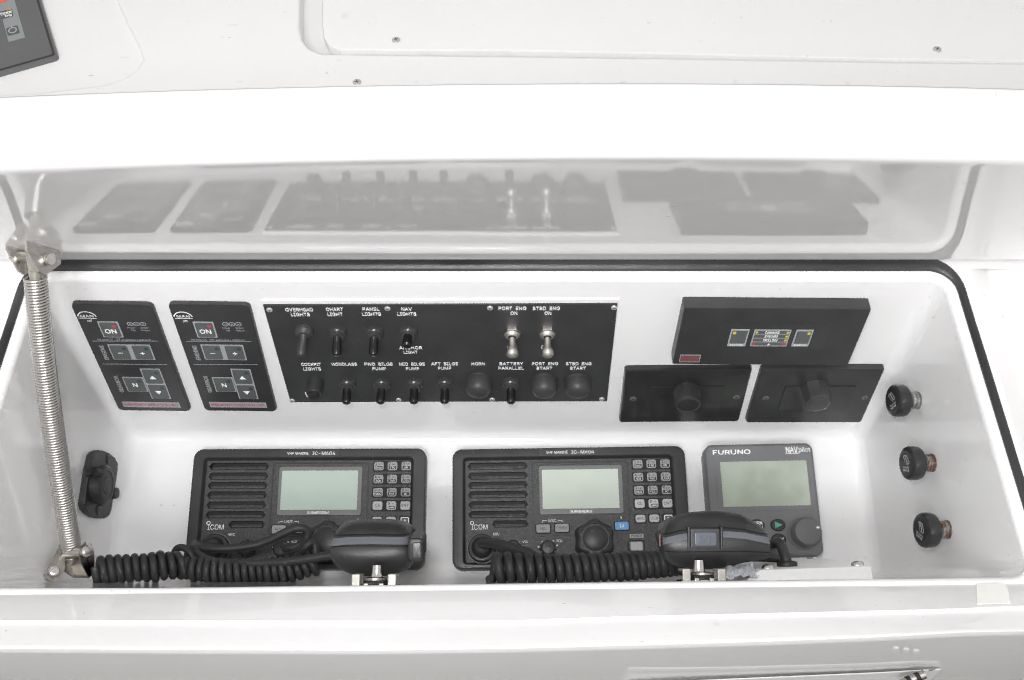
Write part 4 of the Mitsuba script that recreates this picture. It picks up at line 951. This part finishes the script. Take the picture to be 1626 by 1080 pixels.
for s_ in (-1, 1): add('key_guard', slab(1.7, 17, -9, 2.0, .6, .5, s_ * 11.8, 0), 'satin_black', tk, pf)
add('key_pad', slab(16.0, 10.0, .4, 2.6, 1.8, .8, 0, -.2), 'button_smoke', tk, pf)
add('rib', [slab(1.1, 5.6, 2.4, 3.0, .5, .2, x, -.3) for x in (-3.2, 0, 3.2)], 'key_dark', tk, pf, 30)
add('strain_relief', tube(cpath([(1207, 872, .812), (1218, 873, .82), (1228, 876, .83), (1237, 880, .84), (1241, 884, .85)], 16), np.linspace(.0072, .0034, 16), 16), 'mic_black', m2)
add('end_mark', slab(1.0, 9, -1, .3, .3, .1, 0, 0), 'label_red', m2, Frame(pt(1047.8, 858, .790), (0, 0, 1)))
f_, h_ = clip(1084, 1154, 904, 925.5, .752, 'steel clip on the floor edge holding the microphone beside the crumpled tape')
add('hanger_button', lathe([(4.8, h_ * .7), (4.2, h_ * .85), (4.0, h_ + 1), (3.6, h_ + 6)], 28, -1, 17), 'chrome', m2, f_, 30)
coil2 = helix(cpath([(778, 903, .876), (830, 903, .876), (900, 903, .878), (980, 900, .882), (1040, 896, .886), (1085, 893, .89)], 60), lambda t: .0103 * (1 - .26 * t), lambda t: .0088 - .0035 * t, .0036, 10, 22, .03, 21, 2.2)
lead = cpath([(765, 862, .943), (775, 862, .925), (800, 866, .912), (826, 874, .905), (845, 882, .900), (850, 894, .897), (838, 902, .895)], 40)
tail = cpath([(1085, 893, .89), (1130, 890, .90), (1190, 888, .89), (1235, 886, .86), (1243, 882, .85)], 40)
add('coiled_cord', [coil2, tube(lead, .0042, 10), tube(tail, .003, 8)], 'cable_black', m2, None, 60)
# cable rising from the grommet
add('cable', tube(cpath([(1250, 898, .801), (1248, 888, .802), (1244, 876, .806), (1240, 866, .812), (1233, 862, .825), (1222, 868, .84), (1212, 880, .86)], 40), .0040, 12), 'cable_black', bp)
# ------------------------------------------------------------------ repair patch on the lip, lower locker lid with its hinge
rp = thing('adhesive_patch', 'small cream adhesive patch on the lip below the push knobs', 'patch')
def on_lip(x, t):
    """A point of the front lip, t running from the opening's edge to the groove."""
    u = (x - CX) / F * 700
    for _ in range(8):
        a = DASH.pt(u, float(low_edge(u))); Zc = a[1] - .0345
        y0 = np.interp(CX + F * a[0] / (a[1] - .035), LX, LY0)
        p = a + (np.array([a[0], Zc, (CY - y0) / F * Zc]) - a) * t
        u += (x - (CX + F * p[0] / p[1])) / F * 700
    return p
lf_ = Frame(on_lip(1578, .45), on_lip(1578, .05) - on_lip(1578, .85), on_lip(1600, .45) - on_lip(1555, .45))
pc = []
for x_, t_ in ((1551, .03), (1551, .93), (1604, .93), (1602, .5), (1599, .2), (1595, .07), (1588, .03)):
    d_ = on_lip(x_, t_) - lf_.o; pc.append([d_ @ lf_.u * 1000, d_ @ lf_.v * 1000])
pc = np.array(pc); pc = pc if Polygon(pc).exterior.is_ccw else pc[::-1]
add('patch', prism(pc, .7, 1.25, .25), 'cream', rp, lf_)
ll = thing('locker_lid', 'white locker lid edge below the ledge with a steel hinge', 'locker lid')
e0 = [pt(x, y, Z) for x, y, Z in ((1000, 1086, .709), (1100, 1080.5, .710), (1250, 1074, .711), (1400, 1067.5, .713), (1470, 1063.5, .714), (1494, 1062, .715))]
rowsL = []
for p in e0:
    rowsL.append([p + [0, .004, -.0018], p + [0, .0006, -.0001], p + [0, 0, -.0004], p + [0, .0006, -.0011], p + [0, .0706, -.0495]])
rowsL = np.array(rowsL); nr, nc = rowsL.shape[:2]
add('edge', trimesh.Trimesh(rowsL.reshape(-1, 3), [q for i in range(nr - 1) for j in range(nc - 1) for q in ((i * nc + j, i * nc + j + 1, i * nc + nc + j + 1), (i * nc + j, i * nc + nc + j + 1, i * nc + nc + j))], process=False), 'gelcoat', ll, None, 40)
hg = add('hinge', [tube([pt(1432, 1086, .706), pt(1468, 1070.5, .706)], .0030, 14)], 'steel', ll)
add('knuckle', [tube([pt(x, y, .7055), pt(x + 6, y - 2.6, .7055)], .0033, 14) for x, y in ((1440, 1082.5), (1454, 1076.5))], 'deep_black', hg)
add('leaf', cheek([(1476, 1061, .711), (1486, 1062, .711), (1480, 1064.5, .710), (1475, 1065, .710)], .001), 'rusty_metal', hg)
